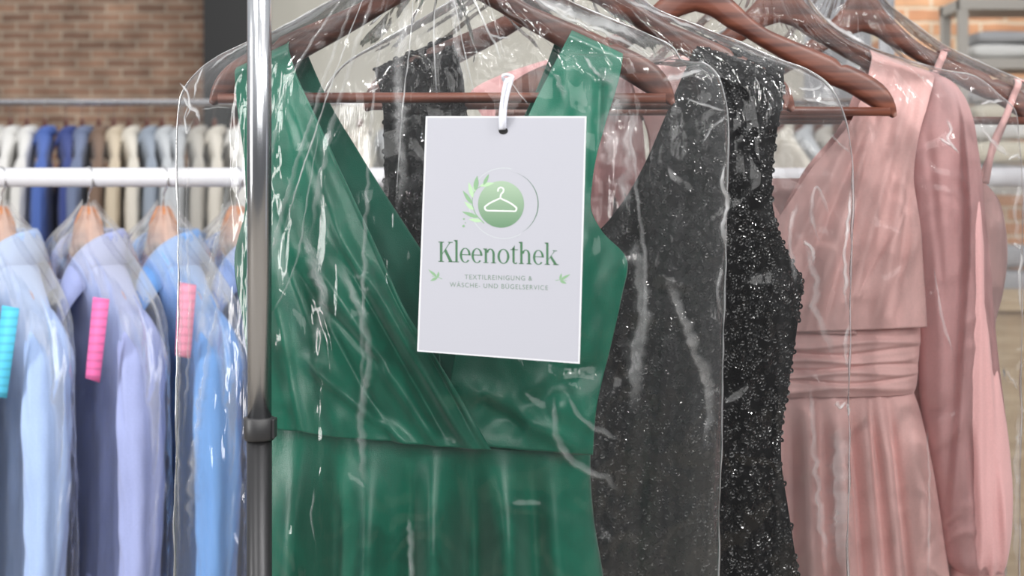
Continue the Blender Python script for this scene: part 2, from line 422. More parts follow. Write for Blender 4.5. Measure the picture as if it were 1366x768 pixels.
v, f = tube([(pc[0], 1.27, RAILZ-.0), (ex, ey, RAILZ-.0)], .0105, 24); mesh_obj('hanging_rail', v, f, M['steel'], rk)
v, f = tube([(ex, ey, .06), (ex, ey, RAILZ+.02)], R_, 30); mesh_obj('post', v, f, M['steel'], rk)
for (bx, by) in ((pc[0], 1.27), (ex, ey)):
    d = Vector((-.58, .685, 0)).normalized()
    v, f = tube([Vector((bx, by, .075))-d*.26, Vector((bx, by, .075))+d*.26], .013, 20)
    fo = mesh_obj('foot', v, f, M['gunmetal'], rk)
    for s in (-1, 1):
        c = Vector((bx, by, 0))+d*.24*s
        v, f = tube([c+Vector((-.012, 0, .03)), c+Vector((.012, 0, .03))], .03, 20); mesh_obj('caster', v, f, M['dark_plastic'], fo)

# ================================================================= GREEN DRESS
YG = H[0][1]
gd = empty('dress', P(570, HY, YG), 'emerald green satin wrap dress with wide straps hanging under clear film', 'dress')
def Dg(px, py, k=1.0):
    b = .012+.040*sm(60, 420, py)
    w = np.clip(1-((px-570)/275.)**2, .03, 1)**.5
    return .013+b*w
def gl_disp(px, py, u, v):
    d = Dg(px, py)+.003
    d = d*sm(-.004, .03, v)                                # rolls over the arm
    d += ridge(px, py, 420, 330, 600, 590, 11, .010)+ridge(px, py, 455, 300, 640, 590, 9, .009)
    d += ridge(px, py, 400, 340, 540, 590, 9, -.007)+ridge(px, py, 500, 350, 625, 575, 7, .008)
    d += ridge(px, py, 470, 340, 600, 575, 6, -.006)+ridge(px, py, 380, 260, 470, 590, 18, .008)
    d += ridge(px, py, 372, 380, 420, 600, 12, -.006)+ridge(px, py, 390, 130, 470, 320, 12, .005)
    d += ridge(px, py, 420, 470, 560, 585, 8, .007)+ridge(px, py, 440, 400, 520, 480, 7, -.006)
    d += step(px, py, 500, 300, 645, 585, 2.5, .004, tail=25)
    d += .0018*vnoise(px/30., py/60.)*sm(.05, .2, v)
    d += .0025*sm(.965, .985, u)                           # turned neckline edge
    return d
sheet('bodice_panel', [(318, 86), (322, 140), (333, 210), (336, 280), (323, 340), (335, 420), (344, 500), (346, 558)],
      [(386, 53), (402, 104), (428, 158), (454, 212), (517, 340), (545, 400), (602, 490), (657, 584)], YG, gl_disp, M['green'], gd, 130, 200)
def gr_disp(px, py, u, v):
    d = Dg(px, py)*sm(-.004, .03, v)
    d += ridge(px, py, 760, 80, 720, 300, 14, .004)+ridge(px, py, 800, 100, 790, 260, 8, -.005)
    d += ridge(px, py, 620, 500, 790, 595, 14, .007)+ridge(px, py, 640, 560, 800, 480, 16, -.006)
    d += ridge(px, py, 700, 500, 790, 560, 20, .006)+ridge(px, py, 780, 290, 740, 560, 15, .006)
    d += ridge(px, py, 640, 520, 700, 560, 12, -.007)
    d += .0018*vnoise(px/26.+7, py/50.)*sm(.05, .2, v)
    return d
sheet('bodice_panel', [(765, 37), (735, 95), (705, 155), (680, 230), (655, 310), (630, 390), (606, 487), (598, 575)],
      [(831, 66), (824, 106), (806, 165), (788, 240), (787, 284), (799, 306), (833, 345), (825, 396), (810, 460), (791, 540), (787, 595)], YG, gr_disp, M['green'], gd, 110, 180)
def gb_disp(px, py, u, v): return -(.011+.018*sm(60, 400, py)*np.clip(1-((px-570)/275.)**2, .03, 1)**.5)*sm(-.004, .03, v)-.002*vnoise(px/30, py/60)
sheet('back_panel', [(322, 90), (326, 140), (337, 210), (340, 280), (327, 340), (338, 420), (348, 558)],
      [(402, 56), (412, 80), (433, 127), (470, 192), (515, 265), (560, 335), (600, 400)] + [(600, 575)], YG, gb_disp, M['green_in'], gd, 60, 120)
sheet('back_panel', [(748, 32), (735, 70), (712, 127), (675, 200), (640, 270), (610, 340), (590, 400), (590, 590)],
      [(825, 66), (816, 106), (796, 165), (778, 240), (778, 300), (828, 350), (820, 396), (805, 460), (789, 540), (785, 595)], YG, gb_disp, M['green_in'], gd, 60, 120)
def gfold(px, py):
    r = .85*sm(560, 720, py)
    d = 0*px
    for x, w, a in ((392, 20, .010), (498, 20, .012), (585, 20, .020), (682, 17, .017), (745, 16, .007), (450, 16, -.012), (552, 11, -.009), (635, 19, -.020), (718, 16, -.013)):
        xc = 570+(x-570)*(.93+.0003*(py-560))
        d = d+a*2.0*np.exp(-((px-xc)/w)**2)*(r*1.0+.05)
    return d+.0015*vnoise(px/22., py/90.)
seam_l = lambda px: 558+ (px-346)*.0
V, Fc = loft([(575, 345, 787, .050, .026), (620, 343, 787, .050, .028), (680, 340, 791, .052, .03), (768, 338, 804, .054, .03), (1000, 322, 836, .06, .035), (1500, 300, 880, .07, .04)], YG, gfold, 260, 200)
# slant the waist to follow the seam, which falls to the right
V = np.array(V); cxw = (345-CX)/F*YG; cxe = (787-CX)/F*YG
tt = np.clip((V[:, 0]-cxw)/(cxe-cxw), 0, 1); zt = EYE-(575-HY)/F*YG
fade = np.clip(1-(zt-V[:, 2])/.12, 0, 1)
off = np.interp(tt, [0, .25, .42, .7, 1], [18, 14, 0, -9, -19])/F*YG
V[:, 2] += fade*off
mesh_obj('skirt', V, Fc, M['green'], gd, solid=.001)

# ================================================================= SEQUIN DRESS
YS = H[1][1]
sd = empty('dress', P(772, HY, YS), 'black sequinned sleeveless dress with a deep neckline behind the green dress', 'dress')
def Ds(px, py): return .013+(.008+.028*sm(80, 420, py))*np.clip(1-((px-772)/300.)**2, .03, 1)**.5
def ss_disp(px, py, u, v): return Ds(px, py)*sm(-.004, .03, v)+.0025*vnoise(px/40., py/70.)+ridge(px, py, 900, 420, 880, 760, 18, .006)+ridge(px, py, 960, 420, 970, 760, 14, -.005)
outR = [(1045, 89), (1040, 130), (1031, 180), (1025, 225), (1024, 271), (1032, 308), (1052, 350), (1064, 369), (1060, 410), (1053, 457), (1045, 510), (1036, 563), (1035, 605), (1044, 667), (1056, 744), (1075, 900), (1085, 1200)]
inR = [(934, 50), (912, 100), (889, 155), (861, 220), (841, 257), (811, 298), (775, 335), (772, 420), (772, 520), (772, 650), (772, 800), (772, 1200)]
mir = lambda pts: [(1544-x, y) for x, y in pts]
outL = [(499, 92), (511, 130), (514, 180), (515, 266), (512, 308), (492, 350), (480, 369)]+mir(outR)[8:]
inL = [(602, 47), (617, 100), (624, 155), (683, 225), (703, 260), (733, 298), (769, 335), (772, 420), (772, 520), (772, 650), (772, 800), (772, 1200)]
seqsurf = []
for (Lc, Rc) in ((inR, outR), (outL, inL)):
    o, G = sheet('front_panel', Lc, Rc, YS, ss_disp, M['black'], sd, 60, 160); seqsurf.append(G)
def sb_disp(px, py, u, v): return -(.012+.02*sm(80, 420, py)*np.clip(1-((px-772)/300.)**2, .03, 1)**.5)*sm(-.004, .03, v)
for (Lc, Rc) in ((inR, [(x-4 if y < 330 else x-2, y) for x, y in outR]), ([(x+4, y) for x, y in outL], inL)):
    o, G = sheet('back_panel', Lc, Rc, YS, sb_disp, M['black_in'], sd, 50, 140)
def sequins(grids, dens, r0=.0030):
    V = []; Fc = []; n = 8
    for G in grids:
        nv, nu, _ = G.shape
        a = G[:-1, :-1]; b = G[:-1, 1:]; c = G[1:, :-1]
        N3 = np.cross(b-a, c-a); A = np.linalg.norm(N3, axis=-1); N3 /= (A[..., None]+1e-12)
        if N3[nv//2, nu//2, 1] > 0: N3 = -N3
        mask = a[..., 2] > EYE-(800-HY)/F*YS
        A = A*mask; p = (A/A.sum()).ravel(); tot = int(A.sum()*dens)
        idx = RNG.choice(len(p), tot, p=p)
        jj, ii = np.unravel_index(idx, A.shape)
        ru, rv = RNG.rand(tot), RNG.rand(tot)
        for k in range(tot):
            j, i = jj[k], ii[k]
            P0 = a[j, i]+(b[j, i]-a[j, i])*ru[k]+(c[j, i]-a[j, i])*rv[k]
            nr = N3[j, i]+RNG.normal(0, .13 if RNG.rand() < .8 else .42, 3); nr[2] += .02; nr /= np.linalg.norm(nr)
            t = np.cross(nr, (0, 0, 1)); t /= np.linalg.norm(t)+1e-9; s = np.cross(nr, t)
            r = r0*(.9+.25*RNG.rand()); base = len(V); Q = P0+N3[j, i]*.0016
            for rr, lift in ((r, 0), (r*.62, -.0003), (r*.24, 0)):
                for q in range(n):
                    an = 2*math.pi*q/n
                    V.append(Q+t*math.cos(an)*rr+s*math.sin(an)*rr+nr*lift)
            for ring in (0, 1):
                for q in range(n):
                    Fc.append((base+ring*n+q, base+ring*n+(q+1) % n, base+(ring+1)*n+(q+1) % n, base+(ring+1)*n+q))
    return V, Fc
V, Fc = sequins(seqsurf, 47000)
o = mesh_obj('sequins', V, Fc, M['sequin'], sd, smooth=False); o['kind'] = 'stuff'
def edge_tube(path2, Y, front, r, mat, parent, name, n=60, back=False):
    q = catmull(path2, n)
    v, f = tube([(P(a, b, Y)[0], Y-(front(a, b) if callable(front) else front), P(a, b, Y)[2]) for a, b in q], r, 8)
    return mesh_obj(name, v, f, mat, parent)
edge_tube([(1041, 96)]+outR[1:8], YS, .0, .0035, M['black_in'], sd, 'armhole_binding')

# ================================================================= PINK DRESS
YP = H[3][1]
pd = empty('dress', P(1040, HY, YP), 'blush pink chiffon dress with long gathered sleeves and pleated sash', 'dress')
def Dp(px, py): return .013+(.010+.034*sm(90, 420, py))*np.clip(1-((px-1040)/210.)**2, .04, 1)**.5
def pr_disp(px, py, u, v):
    d = Dp(px, py)*sm(-.004, .03, v)+.004
    for (a, b, c, e, w, h) in ((1190, 90, 1060, 430, 9, .008), (1212, 100, 1110, 430, 8, .007), (1225, 120, 1150, 430, 9, .008), (1165, 110, 1010, 400, 8, .007),
                               (1178, 100, 1085, 430, 6, -.006), (1205, 200, 1180, 430, 7, -.005), (1150, 170, 1030, 430, 6, -.005), (1215, 300, 1170, 430, 8, .005)):
        d += ridge(px, py, a, b, c, e, w, h, .2, .1)
    d += step(px, py, 1198, 275, 1128, 392, 2, .004, tail=35)
    return d+.0012*vnoise(px/14., py/60.)
sheet('bodice_panel', [(1159, 67), (1146, 120), (1130, 158), (1070, 230), (1028, 290), (975, 350), (930, 400), (880, 440)],
      [(1242, 97), (1228, 145), (1217, 176), (1209, 230), (1215, 291), (1220, 365), (1224, 432)], YP, pr_disp, M['pink'], pd, 120, 140)
def pl_disp(px, py, u, v): return Dp(px, py)*sm(-.004, .03, v)+ridge(px, py, 880, 100, 960, 400, 10, .006)+ridge(px, py, 860, 120, 890, 400, 8, -.005)+.0012*vnoise(px/14., py/60.)
sheet('bodice_panel', [(838, 97), (852, 145), (863, 176), (868, 230), (865, 291), (860, 365), (856, 432)],
      [(921, 67), (934, 120), (950, 158), (1010, 250), (1060, 330), (1110, 400), (1130, 440)], YP, pl_disp, M['pink'], pd, 80, 120)
def pb_disp(px, py, u, v): return -(.012+.016*sm(90, 400, py))*sm(-.004, .03, v)
sheet('back_panel', [(1156, 64), (1143, 120), (1128, 160), (1075, 230), (1042, 300), (1040, 440)], [(1240, 97), (1226, 145), (1215, 176), (1209, 230), (1215, 291), (1223, 440)], YP, pb_disp, M['pink'], pd, 40, 60)
sheet('back_panel', [(840, 97), (854, 145), (865, 176), (868, 230), (865, 291), (857, 440)], [(924, 64), (937, 120), (952, 160), (1005, 230), (1038, 300), (1040, 440)], YP, pb_disp, M['pink'], pd, 40, 60)
def psl(px, py):                                              # sleeve folds
    d = 0*px
    edge = np.interp(py, [90, 160, 280, 348, 470, 531, 620, 700, 760], [1262, 1272, 1276, 1275, 1266, 1264, 1258, 1254, 1262])
    d = d+.016*sm(-2.5, 2.5, px-edge)*np.exp(-np.maximum(px-edge, 0)/70.)*sm(110, 240, py)
    d = d+ridge(px, py, 1292, 200, 1290, 720, 7, .006)+ridge(px, py, 1308, 240, 1318, 740, 6, -.005)+ridge(px, py, 1240, 200, 1245, 620, 9, .006)
    d = d+ridge(px, py, 1228, 170, 1250, 420, 6, -.005)+ridge(px, py, 1300, 420, 1330, 740, 6, .006)+ridge(px, py, 1276, 560, 1290, 750, 5, -.006)
    d = d+.0025*np.sin(px/3.2)*sm(690, 750, py)
    return d+.0008*vnoise(px/8., py/60.)
def sleeve(rows, fold, name='sleeve'):
    V, Fc = loft(rows, YP, fold, 150, 170)
    return mesh_obj(name, V, Fc, M['pink_sheer'], pd)
rows = [(97, 1236, 1243, .012, .012), (106, 1234, 1262, .02, .018), (125, 1231, 1281, .026, .022), (150, 1225, 1292, .03, .025), (200, 1212, 1301, .032, .03), (280, 1214, 1310, .034, .03),
        (348, 1219, 1317, .034, .03), (450, 1225, 1325, .034, .03), (531, 1229, 1335, .034, .03), (605, 1240, 1344, .034, .03), (667, 1250, 1347, .036, .03),
        (720, 1255, 1344, .034, .03), (744, 1260, 1340, .030, .028), (758, 1272, 1336, .024, .022)]
sl = sleeve(rows, psl)
V, Fc = loft([(756, 1271, 1337, .024, .022), (762, 1270, 1338, .026, .024), (790, 1270, 1337, .026, .024), (796, 1272, 1336, .024, .022)], YP, lambda px, py: 0*px, 60, 20)
mesh_obj('cuff', V, Fc, M['pink'], sl)
rows2 = [(75, 745, 836, .02, .018), (100, 668, 842, .024, .022), (120, 630, 848, .026, .022), (150, 640, 855, .03, .025), (200, 680, 860, .032, .03), (280, 720, 866, .034, .03),
         (450, 745, 855, .034, .03), (605, 736, 840, .034, .03), (720, 736, 825, .034, .03), (758, 744, 808, .024, .022)]
sl2 = sleeve(rows2, lambda px, py: .0025*vnoise(px/10., py/90.))
V, Fc = loft([(756, 743, 809, .024, .022), (790, 742, 810, .026, .024)], YP, lambda px, py: 0*px, 60, 12); mesh_obj('cuff', V, Fc, M['pink'], sl2)
def sash(px, py):
    d = 0*px
    top = 428+(1224-px)*.012
    q = py-top
    for yc, w, h in ((14, 5, -.004), (24, 4, .0045), (35, 3, -.005), (46, 4, .005), (55, 2.5, -.005), (63, 4, .005), (72, 2.5, -.005), (82, 5, .004)):
        yy = yc+3.5*np.sin(px/31.+yc)+(1224-px)*.01*math.sin(yc*1.7)
        d = d+h*np.exp(-((q-yy)/w)**2)
    return d
V, Fc = loft([(428, 857, 1224, .052, .03), (434, 856, 1225, .054, .032), (475, 858, 1223, .054, .032), (515, 861, 1219, .054, .032), (522, 862, 1217, .050, .03)], YP, sash, 240, 90)
mesh_obj('sash', V, Fc, M['pink'], pd)
def pfold(px, py):
    r = sm(515, 600, py)
    d = 0*px
    for x, w, a in ((1150, 6, .008), (1163, 5, -.008), (1178, 7, .010), (1192, 6, -.010), (1222, 15, .012), (1066, 9, .01), (1090, 8, -.011), (1112, 9, .011), (1132, 6, -.011), (1000, 10, .01), (950, 12, -.01), (900, 12, .01), (1045, 8, -.009)):
        xc = 1040+(x-1040)*(.88+.00062*(py-500)); d = d+a*1.4*np.exp(-((px-xc)/w)**2)*(r*.9+.15)
    return d+.001*np.sin(px/4.5+3*np.sin(px/23.))*(1-sm(540, 620, py))
V, Fc = loft([(517, 866, 1215, .042, .026), (540, 858, 1223, .046, .03), (580, 848, 1233, .05, .034), (640, 836, 1245, .054, .04), (700, 826, 1254, .058, .044), (768, 816, 1264, .06, .048), (1000, 790, 1290, .075, .06), (1350, 760, 1320, .09, .07)], YP, pfold, 280, 170)
mesh_obj('skirt', V, Fc, M['pink'], pd, solid=.0008)

# ================================================================= STRAP DRESS (last hanger)
YT = H[4][1]
td = empty('dress', P(1150, HY, YT), 'pale pink dress with thin shoulder straps on the rearmost dark hanger', 'dress')
V, Fc = loft([(238, 1000, 1308, .02, .02), (262, 972, 1328, .03, .03), (300, 962, 1339, .035, .03), (345, 960, 1342, .035, .03), (390, 966, 1336, .035, .03), (430, 975, 1326, .035, .03), (470, 972, 1326, .035, .03), (600, 958, 1332, .04, .035), (1000, 940, 1338, .05, .05)],
             YT, lambda px, py: .003*np.sin(px/6.)+.002*vnoise(px/15, py/40), 160, 110)
mesh_obj('bodice', V, Fc, M['pink'], td, solid=.0008)
def strap(pts, w, nm='strap'):
    q = catmull(pts, 40); V = []
    for (a, b, d) in q:
        c = P(a, b, YT)
        V += [(c[0]-w, YT-d-.0008, c[2]+w*.25), (c[0]+w, YT-d-.0008, c[2]-w*.25)]
    Fc = [(2*i, 2*i+1, 2*i+3, 2*i+2) for i in range(39)]
    return mesh_obj(nm, V, Fc, M['pink_pale'], td, solid=.0016)
strap([(1262, 68, -.010), (1258, 69, .004), (1254, 74, .013), (1247, 90, .014), (1238, 112, .014), (1225, 150, .016), (1215, 250, .03)], .0045)
strap([(1262, 67, .006), (1258, 68, -.008), (1252, 80, -.014), (1246, 110, -.015), (1240, 250, -.02)], .004)
strap([(1359, 108, -.010), (1355, 106, .004), (1353, 111, .014), (1347, 128, .014), (1337, 155, .014), (1322, 185, .016), (1304, 245, .03)], .0042)
strap([(1361, 108, .006), (1365, 109, -.008), (1362, 120, -.014), (1350, 150, -.015), (1310, 250, -.02)], .004)

# ================================================================= GARMENT BAGS
def bag(label, L, R, Y0, fr, bk, mat, seed, wr=1.0, nu=260, nv=300, folds=(), group='clear film garment bags on the front rack', edge_w=.9):
    A = catmull(L, nv); B = catmull(R, nv)
    cx = (A[0, 0]+B[0, 0])/2
    t = empty('garment_bag', P(cx, HY, Y0), label, 'garment bag', group)
    u = np.linspace(0, 1, nu)[None, :]; v = np.linspace(0, 1, nv)[:, None]
    px = A[:, :1]*(1-u)+B[:, :1]*u; py = A[:, 1:2]*(1-u)+B[:, 1:2]*u
    s = 2*u-1
    prof = np.clip(1-np.abs(s)**2.4, 0, 1)**.8+0*v
    vt = sm(0, .12, v)
    out = []
    def disp(sign, amp, sd):
        d = amp*prof*(.35+.65*vt)
        nearc = np.exp(-((1-np.abs(s))/.10)**2)*np.exp(-((v-.30)/.16)**2)
        w = 0
        w = w+.0050*wr*vnoise(u*14+sd, v*3+sd)*(.4+vt)              # long hanging waves
        w = w+.0030*wr*(ridged(u*30+sd*3+v*2, v*2.2+sd)-.5)*(1-.5*vt)   # radiating pleats
        w = w+.0022*wr*vnoise(u*9+v*16+sd, v*14-u*6)
        w = w+.0016*wr*(ridged(px/42.+vnoise(px/60., py/60.)*1.3+sd, py/60.+sd)-.5)
        w = w+.0050*wr*nearc*(ridged(px/20.+sd, py/26.)-.5)
        w = w+.0028*wr*np.exp(-((1-np.abs(s))/.07)**2)*vnoise(u*40, py/22.+sd)
        return d*1.0+w*np.clip(prof*1.4, 0, 1)
    for sign, amp, sd in ((1, fr, seed), (-1, bk, seed+17.3)):
        D = disp(sign, amp, sd)
        Vv = np.stack([(px-CX)/F*Y0, Y0-sign*D, EYE-(py-HY)/F*Y0+0*D], -1).reshape(-1, 3)
        mesh_obj('front_film' if sign > 0 else 'back_film', Vv, grid_faces(nv, nu, flip=sign < 0), mat, t)
        if sign > 0: Df = D
    for E in (A, B):
        n = 240; q = catmull(E[::3], n)
        jit = np.array([[vnoise(i/7.+seed, .3), vnoise(i/5., 2+seed)] for i in range(n)])
        V = []
        for i, (a, b) in enumerate(q[:, :2]):
            c = P(a+jit[i, 0]*1.2, b, Y0); w = .0011*edge_w*(1+.7*jit[i, 1])
            V.append((c[0], Y0, c[2], w))
        v_, f_ = tube([p[:3] for p in V], [p[3] for p in V], 6)
        mesh_obj('welded_seam', v_, f_, M['seam'], t)
    def surf(x, y):                                       # depth of the front film at a traced point
        k = np.argmin((px-x)**2+(py-y)**2); return Df.ravel()[k]
    for fo in folds:
        pts, w0, w1, mt = fo[:4]; lift = fo[4] if len(fo) > 4 else .0015
        n = max(14, int(sum(math.hypot(pts[i+1][0]-pts[i][0], pts[i+1][1]-pts[i][1]) for i in range(len(pts)-1))/5))
        q = catmull(pts, n); V = []
        dv = np.array([surf(a, b) for a, b in q[:, :2]])
        dv = np.convolve(np.pad(dv, 2, mode='edge'), np.ones(5)/5, 'valid')
        sd = random.random()*50
        PL = []
        for i, (a, b) in enumerate(q[:, :2]):
            a0 = q[max(0, i-1)]; a1 = q[min(n-1, i+1)]; dx, dy = a1[0]-a0[0], a1[1]-a0[1]; L_ = math.hypot(dx, dy)+1e-6
            nx, ny = dy/L_, -dx/L_
            tt = i/(n-1); w = (w0*(1-tt)+w1*tt)*(1.25+.35*float(vnoise(i/3.+sd, 1)))
            en = float(sm(0, .16, tt)*(1-sm(.72, 1, tt))); w *= .45+.55*en
            jg = w*.22*float(vnoise(i/1.7+sd, 9))
            Y = Y0-dv[i]-lift
            along = .72+.28*float(vnoise(i/2.3+sd, 4))
            for k, lf, pl in ((-1, 0, 0), (-.62, .0008, .25), (-.3, .0024, .9), (.05, .0012, .75), (.4, .0020, .55), (.7, .0006, .2), (1, -.0002, 0)):
                c = P(a+nx*(w*k*.5+jg), b+ny*(w*k*.5+jg), Y0); V.append((c[0], Y-lf*min(1, w/8), c[2]))
                PL.append(pl*en*along)
        ob = mesh_obj('film_fold_and_glint', V, grid_faces(n, 7), M[mt], t)
        at = ob.data.attributes.new('plies', 'FLOAT', 'POINT'); at.data.foreach_set('value', PL)
    return t, surf

fold1 = [
    ([(478, -6), (440, 60), (405, 120), (366, 190)], 3, 6, 'fold'),
    ([(500, -6), (468, 70), (440, 150), (395, 290), (365, 410)], 4, 7, 'fold'),
    ([(520, -6), (487, 90), (455, 200), (430, 330)], 5, 9, 'fold'),
    ([(509, -6), (476, 80), (440, 180), (392, 330)], 2, 3, 'glint_crease'),
    ([(535, -6), (515, 120), (505, 260), (500, 420), (500, 560)], 3, 8, 'fold'),
    ([(553, -10), (552, 40), (545, 90), (545, 160), (548, 250), (540, 300)], 17, 12, 'fold'),
    ([(562, -10), (560, 60), (552, 130), (540, 290)], 2, 2, 'glint_crease'),
    ([(592, -10), (588, 60), (592, 150)], 2, 2, 'glint_crease'),
    ([(607, -10), (613, 40), (620, 90), (628, 152)], 6, 13, 'fold'),
    ([(606, -10), (620, 60), (640, 152)], 2, 2, 'glint_crease'),
    ([(624, -10), (645, 40), (662, 75), (672, 104)], 3, 5, 'glint_crease'),
    ([(640, -10), (660, 40), (676, 104)], 2, 3, 'fold'),
    ([(602, -10), (630, 60), (650, 100), (668, 112)], 2, 2, 'fold'),
    ([(676, 112), (690, 134), (705, 152)], 2, 2, 'glint_crease'),
    ([(690, 30), (725, 70), (745, 90)], 1.5, 1.5, 'fold'),
    ([(655, 62), (668, 68), (682, 66)], 3, 4, 'glint_crease'),
    ([(694, 2), (720, 18), (745, 30), (790, 42), (830, 52), (866, 74)], 16, 13, 'glint_crease', .004),  # painted white highlight along the right hanger arm
    ([(700, 4), (750, 38), (800, 56), (850, 76), (872, 84)], 5, 6, 'glint_crease', .006),
    ([(874, 115), (900, 107), (938, 94)], 8, 6, 'glint_crease', .006),
    ([(905, 136), (935, 144), (970, 150)], 3, 5, 'glint_crease', .004),
    ([(928, 196), (945, 172), (972, 152)], 3, 5, 'fold'),
    ([(786, 100), (800, 112), (815, 134), (805, 180), (800, 225)], 22, 30, 'fold', .002),
    ([(772, 88), (784, 106), (796, 116)], 5, 5, 'glint_crease'),
    ([(733, 110), (742, 125), (748, 146)], 6, 8, 'fold'),
    ([(835, 150), (832, 190), (826, 230), (818, 290)], 14, 20, 'fold'),
    ([(847, 150), (832, 180), (836, 215), (838, 250), (848, 330), (850, 400), (842, 480)], 4, 7, 'fold'),
    ([(836, 310), (845, 400), (838, 470), (830, 540)], 16, 24, 'fold'),
    ([(735, 505), (738, 560), (760, 590), (800, 612), (822, 634)], 8, 11, 'fold'),
    ([(750, 505), (780, 545), (820, 565)], 5, 8, 'fold'),
    ([(880, 360), (905, 430), (940, 540), (930, 600)], 14, 18, 'fold'),
    ([(966, 215), (960, 245), (968, 270), (962, 300), (968, 340)], 6, 9, 'glint_crease'),
    ([(960, 350), (954, 400), (966, 425)], 6, 6, 'fold'),
    ([(246, 128), (262, 145), (272, 150), (280, 168)], 6, 5, 'glint_crease'),
    ([(240, 110), (255, 125), (262, 146), (250, 166)], 4, 4, 'glint_crease'),
    ([(276, 90), (270, 120), (268, 138)], 3, 4, 'glint_crease'),
    ([(262, 140), (254, 160), (258, 180), (268, 160)], 3, 4, 'glint_crease'),
    ([(288, 98), (300, 86), (320, 74), (368, 52)], 3, 4, 'glint_crease'),
    ([(366, 48), (400, 30), (440, 8), (470, -12)], 3, 4, 'glint_crease'),
    ([(280, 150), (300, 148), (330, 150)], 2, 2, 'fold'),
    ([(330, 230), (312, 300), (292, 380), (272, 470)], 9, 14, 'fold'),
    ([(262, 190), (256, 300), (262, 420), (250, 600)], 4, 6, 'fold'),
    ([(322, 300), (304, 420), (282, 520), (262, 740)], 5, 16, 'fold'),
    ([(244, 260), (246, 400), (242, 560), (246, 768)], 4, 5, 'fold'),
    ([(420, 300), (450, 390), (440, 460)], 12, 20, 'fold'),
    ([(470, 340), (505, 430), (498, 560), (510, 640)], 8, 12, 'fold'),
    ([(372, 260), (392, 180), (404, 160)], 12, 6, 'fold'),
    ([(400, 120), (398, 150), (392, 158)], 4, 4, 'fold'),
    ([(378, 420), (410, 360), (432, 250), (450, 150)], 3, 2, 'fold'),
    ([(556, 650), (560, 700), (556, 768)], 6, 10, 'fold'),
    ([(440, 620), (436, 660), (442, 690)], 3, 2, 'fold'),
]
bag1, surf1 = bag('clear film garment bag over the green satin dress, white tag tied on', [(560, -95), (530, -60), (480, -18), (420, 14), (366, 42), (318, 62), (280, 82), (255, 104), (243, 122), (238, 150), (238, 300), (236, 500), (232, 768), (228, 1250)],
    [(620, -95), (650, -60), (700, -28), (760, 2), (820, 28), (870, 48), (898, 64), (912, 82), (938, 84), (956, 100), (967, 130), (971, 180), (970, 260), (966, 400), (962, 600), (958, 768), (955, 1250)],
    YG, .122, .050, M['film'], 2.0, folds=fold1)
fold2 = [
    ([(826, 10), (870, 24), (910, 40), (932, 50)], 5, 6, 'glint_crease', .003),
    ([(1055, 120), (1075, 122), (1096, 112)], 5, 5, 'glint_crease', .003),
    ([(1060, 134), (1090, 138), (1122, 142)], 4, 7, 'glint_crease', .003),
    ([(960, 58), (1000, 74), (1050, 92), (1090, 112)], 4, 4, 'fold', .003),
    ([(1063, 318), (1072, 340), (1080, 372), (1076, 398), (1092, 440), (1110, 480)], 9, 12, 'fold'),
    ([(1062, 318), (1074, 332), (1078, 350)], 5, 7, 'glint_crease'),
    ([(1134, 250), (1128, 300), (1124, 350), (1126, 420)], 5, 7, 'glint_crease'),
    ([(1132, 430), (1124, 460), (1130, 500)], 5, 7, 'fold'),
    ([(1108, 532), (1116, 540), (1128, 534)], 7, 5, 'glint_crease'),
    ([(1127, 536), (1131, 545), (1130, 556)], 4, 4, 'glint_crease'),
    ([(1070, 500), (1078, 600), (1096, 768)], 7, 12, 'fold'),
    ([(1116, 560), (1112, 640), (1120, 768)], 22, 30, 'fold'),
    ([(1100, 178), (1120, 196), (1136, 205)], 4, 3, 'fold'),
    ([(1100, 290), (1080, 250), (1072, 280), (1090, 330)], 5, 6, 'fold'),
    ([(1055, 268), (1044, 300), (1050, 380)], 6, 8, 'fold'),
]
bag2, surf2 = bag('clear film garment bag over the black sequin dress', [(745, -85), (700, -50), (640, -20), (570, 20), (510, 55), (455, 90), (430, 130), (424, 200), (424, 400), (426, 768), (426, 1200)],
    [(800, -85), (830, -40), (850, -8), (880, 14), (930, 34), (985, 56), (1040, 80), (1078, 94), (1104, 112), (1122, 140), (1132, 175), (1137, 240), (1136, 330), (1134, 420), (1133, 540), (1131, 768), (1128, 1200)],
    YS, .074, .040, M['film'], 5.0, folds=fold2)
fold4 = [
    ([(1092, 22), (1108, 36), (1122, 50), (1150, 66)], 6, 6, 'glint_crease', .003),
    ([(1128, 40), (1136, 52), (1146, 60)], 8, 5, 'glint_crease', .004),
    ([(1178, 78), (1200, 84), (1236, 98)], 4, 4, 'fold', .003),
    ([(1238, 162), (1246, 176), (1240, 186), (1256, 204)], 5, 4, 'glint_crease', .003),
    ([(1230, 186), (1244, 196), (1258, 208)], 4, 4, 'glint_crease', .003),
    ([(1292, 142), (1310, 138), (1338, 135)], 4, 6, 'glint_crease', .003),
    ([(1290, 168), (1308, 188), (1326, 202), (1344, 208)], 4, 9, 'glint_crease', .003),
    ([(1336, 214), (1350, 208), (1360, 214)], 4, 5, 'glint_crease', .003),
    ([(1358, 240), (1348, 280), (1352, 310), (1358, 330)], 5, 10, 'fold'),
    ([(1346, 322), (1354, 330), (1362, 326)], 8, 5, 'glint_crease'),
    ([(1360, 330), (1356, 380), (1360, 420)], 5, 4, 'glint_crease'),
    ([(1332, 490), (1344, 505), (1356, 520)], 6, 5, 'fold'),
    ([(1356, 540), (1350, 640), (1352, 768)], 9, 12, 'fold'),
    ([(1232, 380), (1236, 420), (1250, 460)], 3, 5, 'fold'),
    ([(1226, 350), (1234, 400), (1252, 470)], 2, 2, 'fold'),
    ([(1216, 550), (1220, 650), (1218, 768)], 3, 4, 'fold'),
    ([(1264, 96), (1276, 108), (1292, 100)], 3, 3, 'fold'),
]
